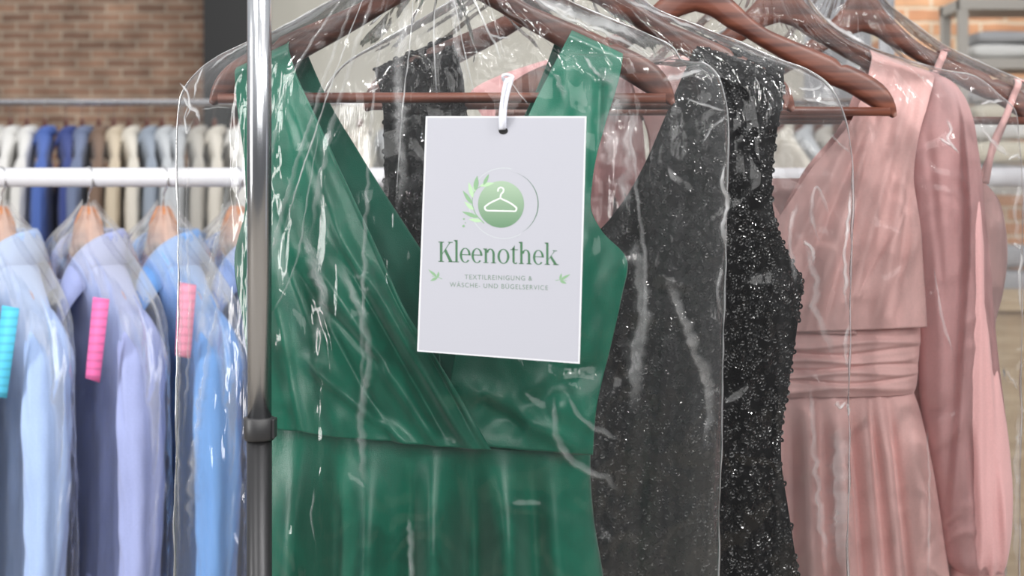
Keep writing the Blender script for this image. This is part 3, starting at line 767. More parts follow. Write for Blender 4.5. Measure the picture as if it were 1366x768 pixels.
bag4, surf4 = bag('clear film garment bag over the long-sleeved pink dress', [(1015, -70), (960, -30), (900, 10), (840, 40), (770, 70), (730, 100), (718, 160), (716, 300), (716, 768), (716, 1100)],
    [(1065, -70), (1068, -20), (1080, 0), (1110, 34), (1160, 62), (1220, 82), (1270, 96), (1296, 100), (1330, 124), (1352, 144), (1360, 190), (1364, 260), (1363, 420), (1362, 600), (1360, 768), (1358, 1100)],
    YP, .082, .036, M['film'], 9.0, folds=fold4)
bag5, surf5 = bag('clear film garment bag over the thin-strapped pink dress at the right', [(1125, -55), (1080, -30), (1020, 10), (950, 50), (900, 90), (885, 200), (885, 500), (885, 1000)],
    [(1175, -55), (1172, -20), (1182, 0), (1215, 28), (1260, 60), (1310, 84), (1366, 108), (1420, 135), (1445, 170), (1455, 300), (1455, 600), (1455, 1000)],
    YT, .06, .040, M['film'], 13.0)

# ================================================================= TAG
q = [(568, 155), (782, 155), (773, 485), (556.5, 468.5)]
rays = [np.array([(x-CX)/F, 1.0, -(y-HY)/F]) for x, y in q]
# parallelogram through the four rays: a*A - b*B + c*C - d*D = 0
Mx = np.array([rays[0], -rays[1], rays[2], -rays[3]]).T
_, _, vh = np.linalg.svd(Mx); dep = vh[-1]/vh[-1][0]*1.262
dep = dep*1.0
C4 = [rays[i]*dep[i]+np.array([0, 0, EYE]) for i in range(4)]
ctr = sum(C4)/4
tag = empty('hang_tag', tuple(ctr), 'white paper hang tag with a green logo, tied to the film over the green dress', 'tag')
ex_ = C4[1]-C4[0]; ey_ = C4[3]-C4[0]; nrm = np.cross(ex_, ey_); nrm /= np.linalg.norm(nrm)
if nrm[1] > 0: nrm = -nrm
PXW = 214.; PXH = 330.
def homog(src, dst):
    A = []
    for (x, y), (X, Y) in zip(src, dst):
        A.append([x, y, 1, 0, 0, 0, -X*x, -X*y, -X]); A.append([0, 0, 0, x, y, 1, -Y*x, -Y*y, -Y])
    return np.linalg.svd(np.array(A))[2][-1].reshape(3, 3)
Hm = homog(q, [(0, 0), (1, 0), (1, 1), (0, 1)])
def T(px, py, lift=0.):
    w = Hm @ np.array([px, py, 1.]); a, b = w[0]/w[2], w[1]/w[2]
    return C4[0]+ex_*a+ey_*b+nrm*lift
def plate(corners, lift0, lift1, mat, name, parent, inset=0):
    n = len(corners)
    V = [T(x, y, lift1) for x, y in corners]+[T(x, y, lift0) for x, y in corners]
    Fc = [tuple(range(n)), tuple(range(2*n-1, n-1, -1))]+[(i, i+n, (i+1) % n+n, (i+1) % n) for i in range(n)]
    return mesh_obj(name, V, Fc, mat, parent, smooth=False)
card = plate(q, -.0009, 0, M['card'], 'card', tag)
plate([(570.2, 157), (780.2, 157), (771.2, 482.8), (558.7, 466.8)], 0, .00012, M['card_print'], 'printed_face', tag)
circ = lambda cx, cy, rx, ry, n=36, a0=0, a1=2*math.pi: [(cx+rx*math.cos(a0+(a1-a0)*i/n), cy+ry*math.sin(a0+(a1-a0)*i/n)) for i in range(n)]
plate(circ(671.5, 174.5, 6.2, 4.8), .0001, .0003, M['hole'], 'punched_hole', tag)
def flat(name, polys, lift, mat, parent=tag):
    V = []; Fc = []
    for p in polys:
        n = len(V); V += [T(x, y, lift) for x, y in p]; Fc.append(tuple(range(n, n+len(p))))
    return mesh_obj(name, V, Fc, mat, parent, smooth=False)
def stroke(pts, w0, w1=None, n=24, taper=False):
    """list of quads for a stroke of varying width"""
    w1 = w0 if w1 is None else w1
    qd = catmull([tuple(p) for p in pts], n) if len(pts) > 2 else np.array([np.array(pts[0])*(1-t)+np.array(pts[1])*t for t in np.linspace(0, 1, n)])
    L_, R2 = [], []
    for i in range(n):
        a = qd[max(0, i-1)]; b = qd[min(n-1, i+1)]; d = b-a; d = d/(np.linalg.norm(d)+1e-9)
        t = i/(n-1); w = (w0*(1-t)+w1*t)*.5
        if taper: w *= max(.12, math.sin(math.pi*t))
        L_.append((qd[i][0]+d[1]*w, qd[i][1]-d[0]*w)); R2.append((qd[i][0]-d[1]*w, qd[i][1]+d[0]*w))
    return [[L_[i], L_[i+1], R2[i+1], R2[i]] for i in range(n-1)]
# logo disc (vertical tone is part of the printed artwork)
mdisc, nt, N, Lk, B = newmat('logo_green_fade')
tc = N.new('ShaderNodeTexCoord'); sp = N.new('ShaderNodeSeparateXYZ'); cr = N.new('ShaderNodeValToRGB')
Lk.new(tc.outputs['Generated'], sp.inputs[0]); Lk.new(sp.outputs[2], cr.inputs[0])
cr.color_ramp.elements[0].color = lin((84, 120, 90)); cr.color_ramp.elements[1].color = lin((146, 168, 145))
Lk.new(cr.outputs[0], B.inputs['Base Color']); B.inputs['Roughness'].default_value = .6
flat('logo_disc', [circ(668.5, 272.5, 30.8, 31.2, 60)], .0002, mdisc)
ic = stroke([(664.6, 255.5), (664.8, 252), (668, 250), (671.6, 251.5), (671.6, 255.5), (668.6, 259), (667.6, 264.2)], 2.0, 2.0, 20)
for p in ([(667.6, 264.2), (650, 273.4), (646.8, 276.3), (648.2, 280), (652, 281)], [(667.6, 264.2), (686, 274.4), (689.3, 277.6), (687.6, 281.6), (684, 281.6)]): ic += stroke(p, 2.1, 2.1, 20)
ic += stroke([(651, 280.9), (685, 281.6)], 2.1, 2.1, 4)
flat('hanger_icon', ic, .0003, M['icon'])
flat('logo_ring', stroke(circ(674, 272, 44, 44, 30, math.radians(-78), math.radians(62)), .5, 1.6, 60, taper=True), .0002, M['ink'])
flat('logo_ring', stroke(circ(672, 271, 46, 47, 40, math.radians(60), math.radians(180)), .6, .8, 60), .0002, M['ring'])
flat('logo_ring', stroke(circ(672, 271, 46, 47, 40, math.radians(215), math.radians(285)), .6, .8, 60), .0002, M['ring'])
def leaf(x, y, ang, ln, wd):
    a = math.radians(ang); c, s = math.cos(a), math.sin(a)
    pts = []
    for k in range(9): t = k/8; pts.append((t*ln, wd*math.sin(math.pi*t**.8)))
    for k in range(8, -1, -1): t = k/8; pts.append((t*ln, -wd*math.sin(math.pi*t**.8)))
    return [(x+c*p-s*r, y-(s*p+c*r)) for p, r in pts[:-1]]
flat('sprig', stroke([(646, 298), (634, 284), (630, 268), (634, 254), (648, 245)], 1.3, .7, 30)+[leaf(645, 246, 66, 22, 2.6)]*0, .0002, M['leaf_a'])
LA = [(634, 254, 82, 20, 3.2), (630, 272, 125, 22, 2.6), (638, 290, 160, 23, 2.6), (645, 247, 64, 17, 2.2)]
LB = [(631, 264, 105, 22, 3.0), (640, 248, 12, 20, 2.6), (632, 280, 138, 17, 2.6), (643, 295, 172, 18, 2.4), (634, 256, 96, 13, 2.0)]
flat('leaves', [leaf(*l) for l in LA]+[circ(619, 292, 1.3, 1.3, 10), circ(618.5, 301.5, 1.8, 1.8, 10), circ(621, 297, .8, .8, 10)], .00028, M['leaf_a'])
flat('leaves', [leaf(*l) for l in LB], .00024, M['leaf_b'])
flat('small_sprig', stroke([(590, 372), (582, 369), (576, 368)], .9, .6, 8)+[leaf(583, 369, 140, 15, 1.7), leaf(584, 370, 80, 8, 1.6), leaf(584, 370, 205, 11, 1.9)], .0002, M['leaf_a'])
flat('small_sprig', stroke([(741, 374), (749, 373), (756, 374)], .9, .6, 8)+[leaf(748, 373, 30, 15, 1.7), leaf(747, 373, 75, 9, 1.6), leaf(747, 374, -25, 10, 1.9)], .0002, M['leaf_a'])
# the word, drawn letter by letter in a high-contrast serif; unit = x height 1, baseline 0
def ell(cx, cy, rx, ry, wh, wv, a0=0, a1=360, n=40):
    """bowl with thick sides (wh) and thin top/bottom (wv)"""
    o = []
    A = [math.radians(a0+(a1-a0)*i/n) for i in range(n+1)]
    for i in range(n):
        pts = []
        for a in (A[i], A[i+1]): pts.append((cx+rx*math.cos(a), cy+ry*math.sin(a)))
        for a in (A[i+1], A[i]): pts.append((cx+(rx-wh)*math.cos(a), cy+(ry-wv)*math.sin(a)))
        o.append(pts)
    return o
rc = lambda x0, x1, y0, y1: [(x0, y0), (x1, y0), (x1, y1), (x0, y1)]
ST = .19; HR = .06; AS = 1.52
def serif_l(x, top):  # ascender/stem with flag serif
    return [rc(x, x+ST, 0, top), rc(x-.11, x+ST+.11, 0, HR), [(x-.12, top-.05), (x, top-.12), (x+ST, top), (x+ST*.4, top), (x-.12, top-.01)]]
def g_K():
    t = 1.38
    return [rc(.12, .12+.21, 0, t), rc(0, .45, 0, HR), rc(0, .45, t-HR, t), [(.33, .60), (.33, .52), (1.0, t-.02), (.93, t)], rc(.78, 1.17, t-HR, t),
            [(.46, .74), (.62, .90), (1.17, 0), (.90, 0)], rc(.80, 1.28, 0, HR)], 1.26
def g_l(): return serif_l(.12, AS), .48
def g_e():
    o = ell(.45, .49, .45, .51, .19, .055, 0, 318)
    o += [rc(.12, .86, .50, .56)]
    return o, .96
def g_o(): return ell(.49, .49, .49, .51, .20, .055), 1.04
def arch(x, w):
    o = ell(x+ST+w*.5-.04, .62, w*.5+.05, .38, .19, .07, 0, 165)
    o += [rc(x+ST+w-.18, x+ST+w+.01, 0, .64), rc(x+ST+w-.29, x+ST+w+.12, 0, HR)]
    return o
def g_n(): return serif_l(.12, 1.0)+arch(.12, .62), 1.16
def g_h(): return serif_l(.12, AS)+arch(.12, .62), 1.16
def g_t():
    return [rc(.18, .18+ST, .14, 1.1), [(.18, 1.0), (.37, 1.30), (.37, 1.0)], rc(.02, .64, .94, 1.0)]+ell(.42, .20, .24, .21, .18, .06, 180, 320), .70
def g_k():
    return serif_l(.12, AS)+[[(.31, .40), (.31, .34), (.86, .97), (.80, .97)], rc(.66, 1.02, .94, 1.0), [(.42, .52), (.55, .64), (1.06, 0), (.80, 0)], rc(.70, 1.15, 0, HR)], 1.12
word = []
x = 0
for g in (g_K, g_l, g_e, g_e, g_n, g_o, g_t, g_h, g_e, g_k):
    ps, w = g()
    word += [[(x+a, b) for a, b in p] for p in ps]; x += w
sc = 160./x
bx0, by0, bx1, by1 = 585, 349, 745, 353.5
# x height in the photograph is about 21.5 px
flat('brand_word', [[(bx0+a*sc, by0+(by1-by0)*(a*sc/160.)-b*19.5) for a, b in p] for p in word], .0002, M['ink'])
def small_text(txt, x0, y0, x1, y1, h):
    c = bpy.data.curves.new('t', 'FONT'); c.body = txt; c.size = 1; c.space_character = 1.18
    o = bpy.data.objects.new('t', c); S.collection.objects.link(o)
    dg = bpy.context.evaluated_depsgraph_get(); me = bpy.data.meshes.new_from_object(o.evaluated_get(dg))
    bpy.data.objects.remove(o)
    xs = [v.co.x for v in me.vertices]; a, b = min(xs), max(xs)
    V = []
    for v_ in me.vertices:
        t = (v_.co.x-a)/(b-a); V.append(T(x0+(x1-x0)*t, y0+(y1-y0)*t-v_.co.y*h/.7, .0002))
    mesh_obj('small_print', V, [tuple(p.vertices) for p in me.polygons], M['ink_small'], tag, smooth=False)
small_text('TEXTILREINIGUNG &', 620, 372.2, 710, 374.2, 6.2)
small_text('WÄSCHE- UND BÜGELSERVICE', 600, 382.4, 731, 386.8, 6.2)
# white loop that ties the tag to the gathered film
sf = lambda a, b, l: Vector((P(a, b, YG)[0], YG-surf1(a, b)-l, P(a, b, YG)[2]))
hole = T(671.5, 174.5, .001); hb = Vector(hole)
knot = sf(684, 104, .006)
def ribbon(pts, w, name):
    q_ = catmull([tuple(p) for p in pts], 30, 3); V = []
    for i, p in enumerate(q_):
        k = w*(1-.35*math.sin(math.pi*i/29)); tw = .4*math.sin(i*.35)
        V += [(p[0]-k, p[1]+tw*.001, p[2]), (p[0], p[1]-.0016, p[2]), (p[0]+k, p[1]-tw*.001, p[2])]
    return mesh_obj(name, V, grid_faces(30, 3), M['cord'], tag, solid=.0008)
k2 = Vector(T(683, 104, .0))
kz = (hb.z-k2.z)
pA = Vector(T(678, 104, 0)); pB = Vector(T(673, 130, .002)); pC = Vector(T(672, 152, .004)); pD = Vector(T(671.5, 168, .002)); pE = Vector(T(671.5, 173, .0004))
ribbon([pA, pB, pC, pD, pE], .0032, 'loop')
pA = Vector(T(684, 103, .002)); pB = Vector(T(680, 125, .004)); pC = Vector(T(677, 146, .005)); pD = Vector(T(674, 166, .003)); pE = Vector(T(672, 172.5, .0005))
ribbon([pA, pB, pC, pD, pE], .0022, 'loop')
v, f = tube([Vector(T(678+6*math.cos(a), 106+6*math.sin(a), .001+.003*math.sin(a*2))) for a in np.linspace(0, 11, 40)], .0013, 8); mesh_obj('knot', v, f, M['cord'], tag)

# ================================================================= SHIRT RAIL
YR = 2.43; ZR = P(0, 236.5, YR)[2]
wr = empty('hanging_rail', (P(-400, 0, YR)[0], YR, 0), 'white round clothes rail carrying the blue shirts', 'clothes rack')
v, f = tube([P(-420, 236.5, YR), P(1450, 236.5, YR)], .0165, 32); mesh_obj('rail_tube', v, f, M['white_metal'], wr)
for px in (-415, 1445):
    c = P(px, 0, YR); v, f = tube([(c[0], YR, .03), (c[0], YR, ZR+.02)], .0165, 24); mesh_obj('post', v, f, M['white_metal'], wr)
    v, f = box(c[0]-.03, c[0]+.03, YR-.28, YR+.28, 0, .03); mesh_obj('foot', v, f, M['white_metal'], wr, smooth=False, bevel=.006)

def shirt_body():
    K = catmull([(0, .0, .064, .050), (.012, .0, .076, .050), (.04, 0, .115, .046), (.075, 0, .170, .036), (.105, 0, .205, .030), (.14, 0, .212, .034), (.24, 0, .208, .038), (.40, 0, .212, .041), (.74, 0, .222, .043)], 90)
    t = np.linspace(0, 2*math.pi, 120, endpoint=False)[None, :]
    z = -K[:, 0:1]; a = K[:, 2:3]; b = K[:, 3:4]
    X = a*np.sign(np.cos(t))*np.abs(np.cos(t))**.85; Y = -b*np.sign(np.sin(t))*np.abs(np.sin(t))**.8
    r = sm(.05, .3, -z)
    fold = (.010*vnoise(t*5.1, z*4)+.006*vnoise(t*11, z*7+4))*r
    front = np.exp(-((t-math.pi/2)/.55)**2)
    dip = -.095*np.exp(-((t-math.pi/2)/.55)**2)*np.exp(z/.06)
    X = X*(1+fold*1.5); Y = Y*(1+0*X)-fold*np.sin(t)*.9
    Z = z+dip+0*t
    V = np.stack([X, Y, Z], -1).reshape(-1, 3)
    return V, grid_faces(90, 120, closed=True)
def shirt_sleeve(s):
    n = 70; c = catmull([(0, 0, .150, -.078, .0), (.03, 0, .178, -.092, .0), (.07, 0, .205, -.125, -.004), (.14, 0, .222, -.19, -.010), (.3, 0, .240, -.33, -.016), (.58, 0, .242, -.60, -.022)], n)
    rad = np.interp(np.linspace(0, 1, n), [0, .05, .10, .18, .4, .85, .93, 1], [.012, .030, .044, .056, .058, .048, .044, .040])
    t = np.linspace(0, 2*math.pi, 48, endpoint=False); V = []
    for i in range(n):
        ty = .66; q_ = i/(n-1)
        for a in t:
            fo = 1+.16*float(vnoise(a*2.2+s*5, q_*3.))*min(1, q_*5)+.07*float(vnoise(a*5, q_*9+2))
            V.append((s*(c[i, 2]+rad[i]*.62*math.cos(a)*fo), c[i, 4]+rad[i]*ty*math.sin(a)*fo, c[i, 3]+.25*rad[i]*(-math.cos(a))*(1-q_)))
    return V, grid_faces(n, 48, closed=True, flip=(s < 0))
def shirt_collar():
    n = 90; V = []
    for i in range(n):
        th = math.radians(-172+344*i/(n-1)); sf_ = abs(th)/math.pi
        # th 0 = nape, +-180 = throat
        dx, dy = math.sin(th), math.cos(th)
        zt = .034-.118*sf_**4; rt = (.062, .050)
        drop = .048+.060*sf_**3; out = .016+.014*sf_**3
        sp_ = .045*sf_**5*(1 if th > 0 else -1)
        for k, (dz, ro) in enumerate(((-.028, .0), (0, .002), (.004, .006), (-.004, .011), (-drop*.5, .011+out*.45), (-drop, .010+out*.8))):
            spr = sp_*max(0, (k-2))/3
            V.append((dx*(rt[0]+ro)+spr, dy*(rt[1]+ro), zt+dz))
    return V, grid_faces(n, 6)
def shirt_placket():
    V = []; n = 40
    for i in range(n):
        z = -.045-.66*i/(n-1); b = float(np.interp(-z, [0, .012, .04, .075, .105, .14, .24, .40, .74], [.05, .050, .046, .040, .037, .037, .040, .043, .045]))+.006
        for x in (-.016, -.013, .013, .016): V.append((x, -b+(.004 if abs(x) > .014 else 0), z))
    return V, grid_faces(n, 4)
def shirt_bag():
    K = catmull([(-.052, 0, .010, .010), (-.03, 0, .035, .026), (.01, 0, .095, .060), (.06, 0, .19, .054), (.11, 0, .255, .048), (.17, 0, .285, .046), (.3, 0, .295, .048), (.6, 0, .298, .049), (.9, 0, .30, .050)], 110)
    nt_ = 150; t = np.linspace(0, 2*math.pi, nt_, endpoint=False)[None, :]; z = -K[:, 0:1]; a = K[:, 2:3]; b = K[:, 3:4]
    w = .05*vnoise(t*4.7, z*5)+.035*(ridged(t*8+z*6, z*9)-.5)+.05*(ridged(t*3, z*16+t)-.6)*sm(.02, .1, -z)*np.exp(-((z+.25)/.2)**2)
    X = a*np.cos(t)*(1+w*.4); Y = -b*np.sin(t)*(1+w*1.0)
    V = np.stack([X, Y, z+.010*vnoise(t*3, z*8)], -1).reshape(-1, 3)
    return V, grid_faces(110, nt_, closed=True)
MS = {}
def shirtmat(k, rgb): MS[k] = cloth('shirt_'+k, rgb, .8, .3); return MS[k]
shirtmat('light_blue', (166, 190, 232)); shirtmat('lilac_blue', (160, 170, 216)); shirtmat('sky_blue', (112, 162, 226)); shirtmat('white', (236, 236, 240)); shirtmat('mid_blue', (140, 164, 216))
DB, DS1, DS2, DC, DPk, DBG = shirt_body(), shirt_sleeve(1), shirt_sleeve(-1), shirt_collar(), shirt_placket(), shirt_bag()
M['button'] = simple('pearl_button', (225, 225, 230), .3)
def proto_shirt():
    t = empty('shirt', (0, 0, 0), 'x', 'shirt')
    b = mesh_obj('body', *DB, MS['light_blue'], t, world=False, solid=.001)
    mesh_obj('sleeve', *DS1, MS['light_blue'], t, world=False); mesh_obj('sleeve', *DS2, MS['light_blue'], t, world=False)
    mesh_obj('collar', *DC, MS['light_blue'], t, world=False, solid=.0022)
    p = mesh_obj('placket', *DPk, MS['light_blue'], t, world=False, solid=.001)
    for i in range(6):
        z = -.075-.09*i; bb = float(np.interp(-z, [0, .012, .04, .075, .105, .14, .24, .40, .74], [.05, .050, .046, .040, .037, .037, .040, .043, .045]))+.0065
        v, f = tube([(0, -bb, z), (0, -bb-.002, z)], .0055, 14); mesh_obj('button', v, f, M['button'], p, world=False)
    return t
def copy_tree(o, parent=None):
    c = o.copy(); S.collection.objects.link(c)
    if parent: c.parent = parent
    for ch in list(o.children): copy_tree(ch, c)
    return c
def recolor(o, mat, skip=('button',)):
    for ch in o.children:
        if ch.type == 'MESH' and not ch.name.startswith(skip):
            ch.material_slots[0].link = 'OBJECT'; ch.material_slots[0].material = mat
        recolor(ch, mat, skip)
def proto_hanger():
    t = empty('coat_hanger', (0, 0, 0), 'x', 'hanger')
    up = [(0, .050), (.012, .049), (.023, .040), (.033, .016), (.046, -.014), (.062, -.034), (.09, -.054), (.13, -.078), (.165, -.100), (.180, -.114)]
    lo = [(0, -.022), (.02, -.028), (.05, -.052), (.09, -.078), (.13, -.100), (.16, -.116), (.170, -.121), (.175, -.122), (.179, -.119)]
    V = []; m = 8; U = catmull(up, 24); Lo = catmull(lo, 24)
    for k in range(-23, 24):
        i = abs(k); s = -1 if k < 0 else 1; hw = .015-.009*i/23
        for qq, yy in ((0, -.5), (.2, -1), (.8, -1), (1, -.5), (1, .5), (.8, 1), (.2, 1), (0, .5)):
            V.append((s*(U[i, 0]*(1-qq)+Lo[i, 0]*qq), yy*hw-.006*(i/23)**2, U[i, 1]*(1-qq)+Lo[i, 1]*qq))
    Fc = [(k*m+j, (k+1)*m+j, (k+1)*m+(j+1) % m, k*m+(j+1) % m) for k in range(46) for j in range(m)]
    Fc += [tuple(range(m))[::-1], tuple(range(46*m, 47*m))]
    mesh_obj('shoulder_bar', V, Fc, M['beech'], t, world=False)
    pts = [(0, 0, .044), (0, 0, .062), (.002, 0, .072), (.010, 0, .078)]
    r = .0195; zc = .0965
    for a in range(-40, 215, 15): q_ = math.radians(a); pts.append((r*math.cos(q_), 0, zc+r*math.sin(q_)))
    v, f = tube(pts, .0016, 8); mesh_obj('hook', v, f, M['hook'], t, world=False)
    return t
PS = proto_shirt(); PH = proto_hanger()
PB = empty('garment_bag', (0, 0, 0), 'x', 'garment bag'); mesh_obj('film', *DBG, M['film_soft'], PB, world=False)
first = True
shirts = [(-106, 'white', 'white dress shirt in film at the lower left edge', -50),
          (2, 'light_blue', 'light blue dress shirt with a turquoise paper strip', -50),
          (118, 'lilac_blue', 'lilac blue dress shirt with a bright pink paper strip', -50),
          (218, 'sky_blue', 'sky blue dress shirt half behind the clear bag edge', -52),
          (316, 'mid_blue', 'blue dress shirt seen through film just left of the steel post', -50)]
ord_ = ['white dress shirt at the left edge', 'light blue shirt with the turquoise strip', 'lilac blue shirt with the bright pink strip', 'sky blue shirt beside the bag edge', 'blue shirt left of the steel post']
NZ = ZR+.0165-.0195-.0965+.002+.0-.001
for i, (px, mk, lab, ang) in enumerate(shirts):
    c = P(px, 236.5, YR)
    s_ = PS if i == 0 else copy_tree(PS); h_ = PH if i == 0 else copy_tree(PH); b_ = PB if i == 0 else copy_tree(PB)
    for o, l, g in ((s_, lab, 'blue and white shirts on the white rail'), (h_, 'light wooden hanger under the '+ord_[i], 'light wooden hangers on the white rail'), (b_, 'soft clear film bag over the '+ord_[i], 'film bags over the shirts')):
        o.location = (c[0], YR, NZ); o.rotation_euler = (0, 0, math.radians(ang)); o['label'] = l; o['group'] = g
    s_.location.z = NZ-.028
    recolor(s_, MS[mk])
shirt_objs = None

def strip(label, corners, Y, col, nm, lines):
    m, nt, N, Lk, B = newmat(nm); B.inputs['Roughness'].default_value = .6
    tc = N.new('ShaderNodeTexCoord'); wv = N.new('ShaderNodeTexWave'); wv.bands_direction = 'Z'; wv.inputs['Scale'].default_value = lines; wv.inputs['Distortion'].default_value = .6
    Lk.new(tc.outputs['Object'], wv.inputs[0]); rp = N.new('ShaderNodeValToRGB'); Lk.new(wv.outputs['Fac'], rp.inputs[0])
    rp.color_ramp.elements[0].color = lin([c*.9 for c in col]); rp.color_ramp.elements[0].position = .12; rp.color_ramp.elements[1].color = lin(col); rp.color_ramp.elements[1].position = .4
    Lk.new(rp.outputs[0], B.inputs['Base Color'])
    n = 14; V = []
    (ax, ay), (bx, by), (cx_, cy_), (dx_, dy_) = corners       # TL TR BR BL
    for i in range(n):
        t = i/(n-1); bend = .010*math.sin(math.pi*t)
        l = P(ax*(1-t)+dx_*t, ay*(1-t)+dy_*t, Y-bend); r = P(bx*(1-t)+cx_*t, by*(1-t)+cy_*t, Y-bend-.006)
        V += [l, r]
    o = mesh_obj('paper_strip', V, [(2*i, 2*i+2, 2*i+3, 2*i+1) for i in range(n-1)], m, solid=.0006)
    return tagp(o, label, 'paper tag', 'coloured paper strips on the shirts')
strip('bright pink paper strip on the lilac blue shirt', [(124, 396), (146, 399), (133, 510), (114, 504)], 2.215, (236, 112, 176), 'pink_paper', 24)
strip('turquoise paper strip on the light blue shirt at the left edge', [(3, 407), (26, 411), (9, 531), (-14, 528)], 2.215, (84, 196, 232), 'turquoise_paper', 24)
strip('pale pink paper strip showing through the bag edge over the sky blue shirt', [(238, 376), (262, 380), (254, 478), (234, 474)], 2.215, (240, 150, 180), 'pale_pink_paper', 24)

# ================================================================= BACK RACK
YB = 5.0; ZB = P(0, 137, YB)[2]
br = empty('garment_rack', (P(-200, 0, YB)[0], YB, 0), 'long grey rack of shirts and jackets in front of the brick wall', 'clothes rack')
xa, xb = P(-260, 0, YB)[0], P(1160, 0, YB)[0]
v, f = tube([(xa, YB, ZB), (xb, YB, ZB)], .012, 20); mesh_obj('hanging_rail', v, f, M['chrome'], br)
for x in (xa, xb):
    v, f = tube([(x, YB, .03), (x, YB, ZB+.01)], .016, 20); mesh_obj('post', v, f, M['chrome'], br)
    v, f = box(x-.03, x+.03, YB-.3, YB+.3, 0, .03); mesh_obj('foot', v, f, M['chrome'], br, smooth=False)
cols = {'white': (232, 231, 228), 'blue': (84, 112, 184), 'navy': (66, 80, 140), 'slate': (118, 130, 160), 'brown': (128, 106, 92), 'beige': (208, 194, 172), 'cream': (222, 216, 204), 'grey': (152, 162, 176), 'pale': (196, 200, 204), 'stone': (190, 186, 178)}
MB_ = {k: cloth('back_'+k, c, .8, .2) for k, c in cols.items()}
seqc = ['stone', 'white', 'white', 'white', 'blue', 'navy', 'slate', 'brown', 'beige', 'cream', 'grey', 'pale', 'pale', 'stone', 'cream', 'white', 'pale', 'stone', 'beige', 'cream', 'pale', 'grey']
pos = [-38, -8, 14, 36, 60, 88, 110, 132, 152, 172, 196, 216, 238, 262, 286, 312, 380, 412, 446, 480, 515, 550]
descr = {'white': 'white', 'blue': 'mid blue', 'navy': 'dark blue', 'slate': 'slate blue', 'brown': 'brown', 'beige': 'beige', 'cream': 'cream', 'grey': 'blue grey', 'pale': 'pale grey', 'stone': 'stone grey'}
seqc += ['cream', 'pale', 'stone', 'beige', 'pale']; pos += [1040, 1066, 1092, 1118, 1142]
mh = M['walnut']
BSH = None
for i, (px, k) in enumerate(zip(pos, seqc)):
    c = P(px, 137, YB)
    s_ = empty('shirt', (0, 0, 0), 'x', 'shirt') if False else None
    if BSH is None:
        BSH = empty('shirt', (0, 0, 0), 'x', 'shirt')
        mesh_obj('body', *DB, MB_[k], BSH, world=False); mesh_obj('sleeve', *DS1, MB_[k], BSH, world=False); mesh_obj('sleeve', *DS2, MB_[k], BSH, world=False)
        cb_ = mesh_obj('collar', *DC, MB_[k], BSH, world=False, solid=.002); cb_.scale = (.82, 1, .6); s_ = BSH
        BH = copy_tree(PH); recolor(BH, M['walnut'], ('hook',)); h_ = BH
    else:
        s_ = copy_tree(BSH); h_ = copy_tree(BH)
    s_.location = (c[0], YB, ZB-.104); s_.scale = (1, .62, 1); h_.location = (c[0], YB, ZB-.1045)
    a = math.radians(-74+random.uniform(-5, 5)); s_.rotation_euler = h_.rotation_euler = (0, 0, a); h_.scale = (.96, .6, 1)
    recolor(s_, MB_[k])
    nb = 'left edge' if px < 0 else None
    left = descr[seqc[i-1]] if i else None
    where = ('between %s and %s' % (descr[seqc[i-1]], descr[seqc[i+1]]) if 0 < i < len(pos)-1 else 'last one')
    side = 'left of the post' if px < 330 else ('behind the green dress' if px < 700 else 'behind the sequin dress')
    s_['label'] = '%s far rack shirt %s, %s' % (descr[k], where, side); s_['group'] = 'shirts on the far rack'
    h_['label'] = 'hanger of %s far shirt %s, %s' % (descr[k], where, side); h_['group'] = 'hangers on the far rack'

# ================================================================= RIGHT: POST, SHELF, LINEN
c = P(1183, 0, 2.9)
pr = empty('garment_rack', (c[0], 2.9, 0), 'chrome rack post showing above the last dark hanger', 'clothes rack')
v, f = tube([(c[0]-.006, 2.9, .03), (c[0]-.006, 2.9, 2.05)], .0105, 20); mesh_obj('post', v, f, M['chrome'], pr)
v, f = tube([(c[0]+.018, 2.93, .03), (c[0]+.018, 2.93, 2.05)], .006, 16); mesh_obj('post', v, f, M['chrome'], pr)
v, f = tube([(c[0]-.006, 2.9, 2.04), (c[0]+1.0, 2.9, 2.04)], .0105, 20); mesh_obj('hanging_rail', v, f, M['chrome'], pr)
v, f = box(c[0]-.03, c[0]+.03, 2.65, 3.15, 0, .03); mesh_obj('foot', v, f, M['chrome'], pr, smooth=False)

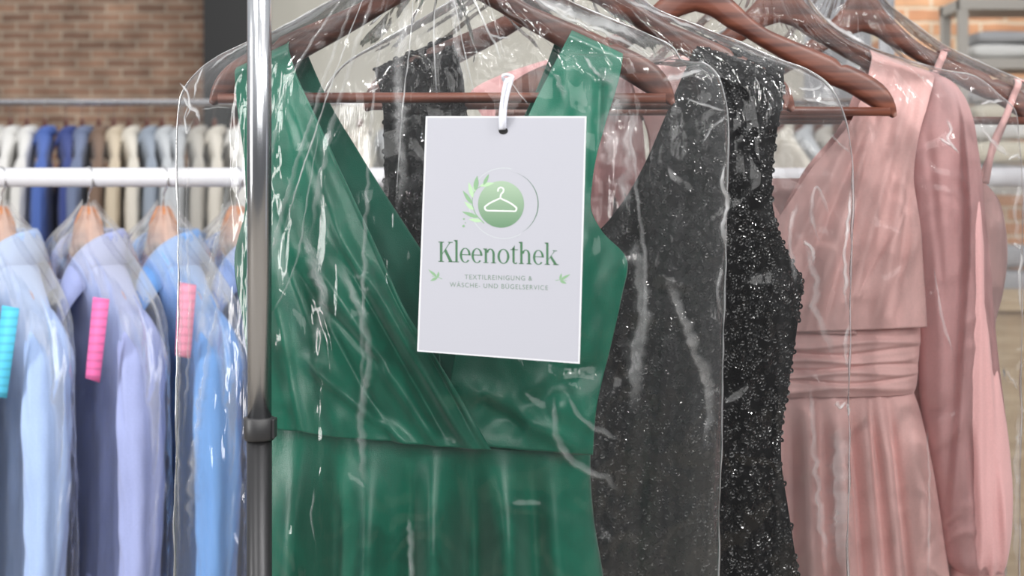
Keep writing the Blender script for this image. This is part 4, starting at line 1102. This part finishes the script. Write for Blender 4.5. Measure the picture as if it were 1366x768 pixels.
YSH = 5.0
sx0 = P(1280, 0, YSH)[0]; sx1 = sx0+1.1
sh = empty('shelving_unit', (sx0, YSH, 0), 'grey metal shelving unit with folded linen at the right', 'shelf')
t_ = .032; zt = P(0, 5, YSH)[2]
for (x, y) in ((sx0, YSH), (sx1-t_, YSH), (sx0, YSH+.2), (sx1-t_, YSH+.2)):
    v, f = box(x, x+t_, y, y+t_, 0, zt+.02); mesh_obj('post', v, f, M['shelf'], sh, smooth=False, bevel=.002)
for z in (zt, P(0, 84, YSH)[2], P(0, 252, YSH)[2], P(0, 405, YSH)[2], .35):
    v, f = box(sx0, sx1, YSH-.002, YSH+.24, z-.02, z+.018); mesh_obj('shelf_board', v, f, M['shelf'], sh, smooth=False, bevel=.002)
def folded(px, Y, z, w, h, mat, lab):
    x = P(px, 0, Y)[0]; prof = []
    n = 20
    V = []
    for ix, xx in enumerate(np.linspace(0, 1, 16)):
        for k in range(24):
            a = 2*math.pi*k/24
            ca, sa = math.cos(a), math.sin(a)
            yy = .10*np.sign(ca)*abs(ca)**.35; zz = h*.5*np.sign(sa)*abs(sa)**.6*(.92+.08*math.sin(xx*9))
            e = 1-.25*max(0, abs(2*xx-1)-.85)/.15
            V.append((x+w*xx, Y+.12+yy, z+h*.5+zz*e))
    Fc = grid_faces(16, 24, closed=True)+[tuple(range(24)), tuple(range(15*24, 16*24))[::-1]]
    o = mesh_obj('folded_linen', V, Fc, mat); return tagp(o, lab, 'folded linen', 'folded linen on the shelves')
z0 = P(0, 84, YSH)[2]+.019
folded(1303, YSH, z0, .42, .055, M['linen_w'], 'white folded linen on the upper shelf, bottom of its pile')
folded(1309, YSH, z0+.0555, .38, .045, M['linen_g'], 'pale grey folded linen on the upper shelf, on the pile')
z0 = P(0, 252, YSH)[2]+.019
hh = z0
for i, (mt, nm, h) in enumerate((('linen_g', 'grey', .07), ('linen_c', 'cream', .085), ('linen_w', 'white', .07), ('linen_c', 'cream', .06), ('linen_g', 'pale grey', .05))):
    folded(1302+i % 2*4, YSH, hh, .44, h, M[mt], '%s folded linen on the middle shelf, %s' % (nm, ('bottom of the pile', 'second from the bottom', 'in the middle of the pile', 'second from the top', 'top of the pile')[i])); hh += h+.0005
z0 = P(0, 405, YSH)[2]+.019
hh = z0
for i, (mt, nm, h) in enumerate((('linen_g', 'lower grey', .1), ('linen_g', 'upper grey', .09))):
    folded(1302, YSH, hh, .46, h, M[mt], '%s folded linen on the shelf behind the pink sleeve' % nm); hh += h+.0005
ct = empty('counter', (P(1300, 0, 4.3)[0], 4.3, 0), 'pale oak counter at the right edge below the shelves', 'counter')
x0 = P(1318, 0, 4.3)[0]; zt = P(0, 398, 4.3)[2]
v, f = box(x0-.03, x0+1.2, 4.2, 4.75, zt-.03, zt); mesh_obj('worktop', v, f, M['wood_top'], ct, smooth=False, bevel=.003)
v, f = box(x0, x0+1.17, 4.24, 4.72, .08, zt-.03); mesh_obj('cabinet', v, f, M['wood_top'], ct, smooth=False)
v, f = box(x0+.03, x0+1.14, 4.27, 4.70, 0, .08); mesh_obj('plinth', v, f, M['column'], ct, smooth=False)
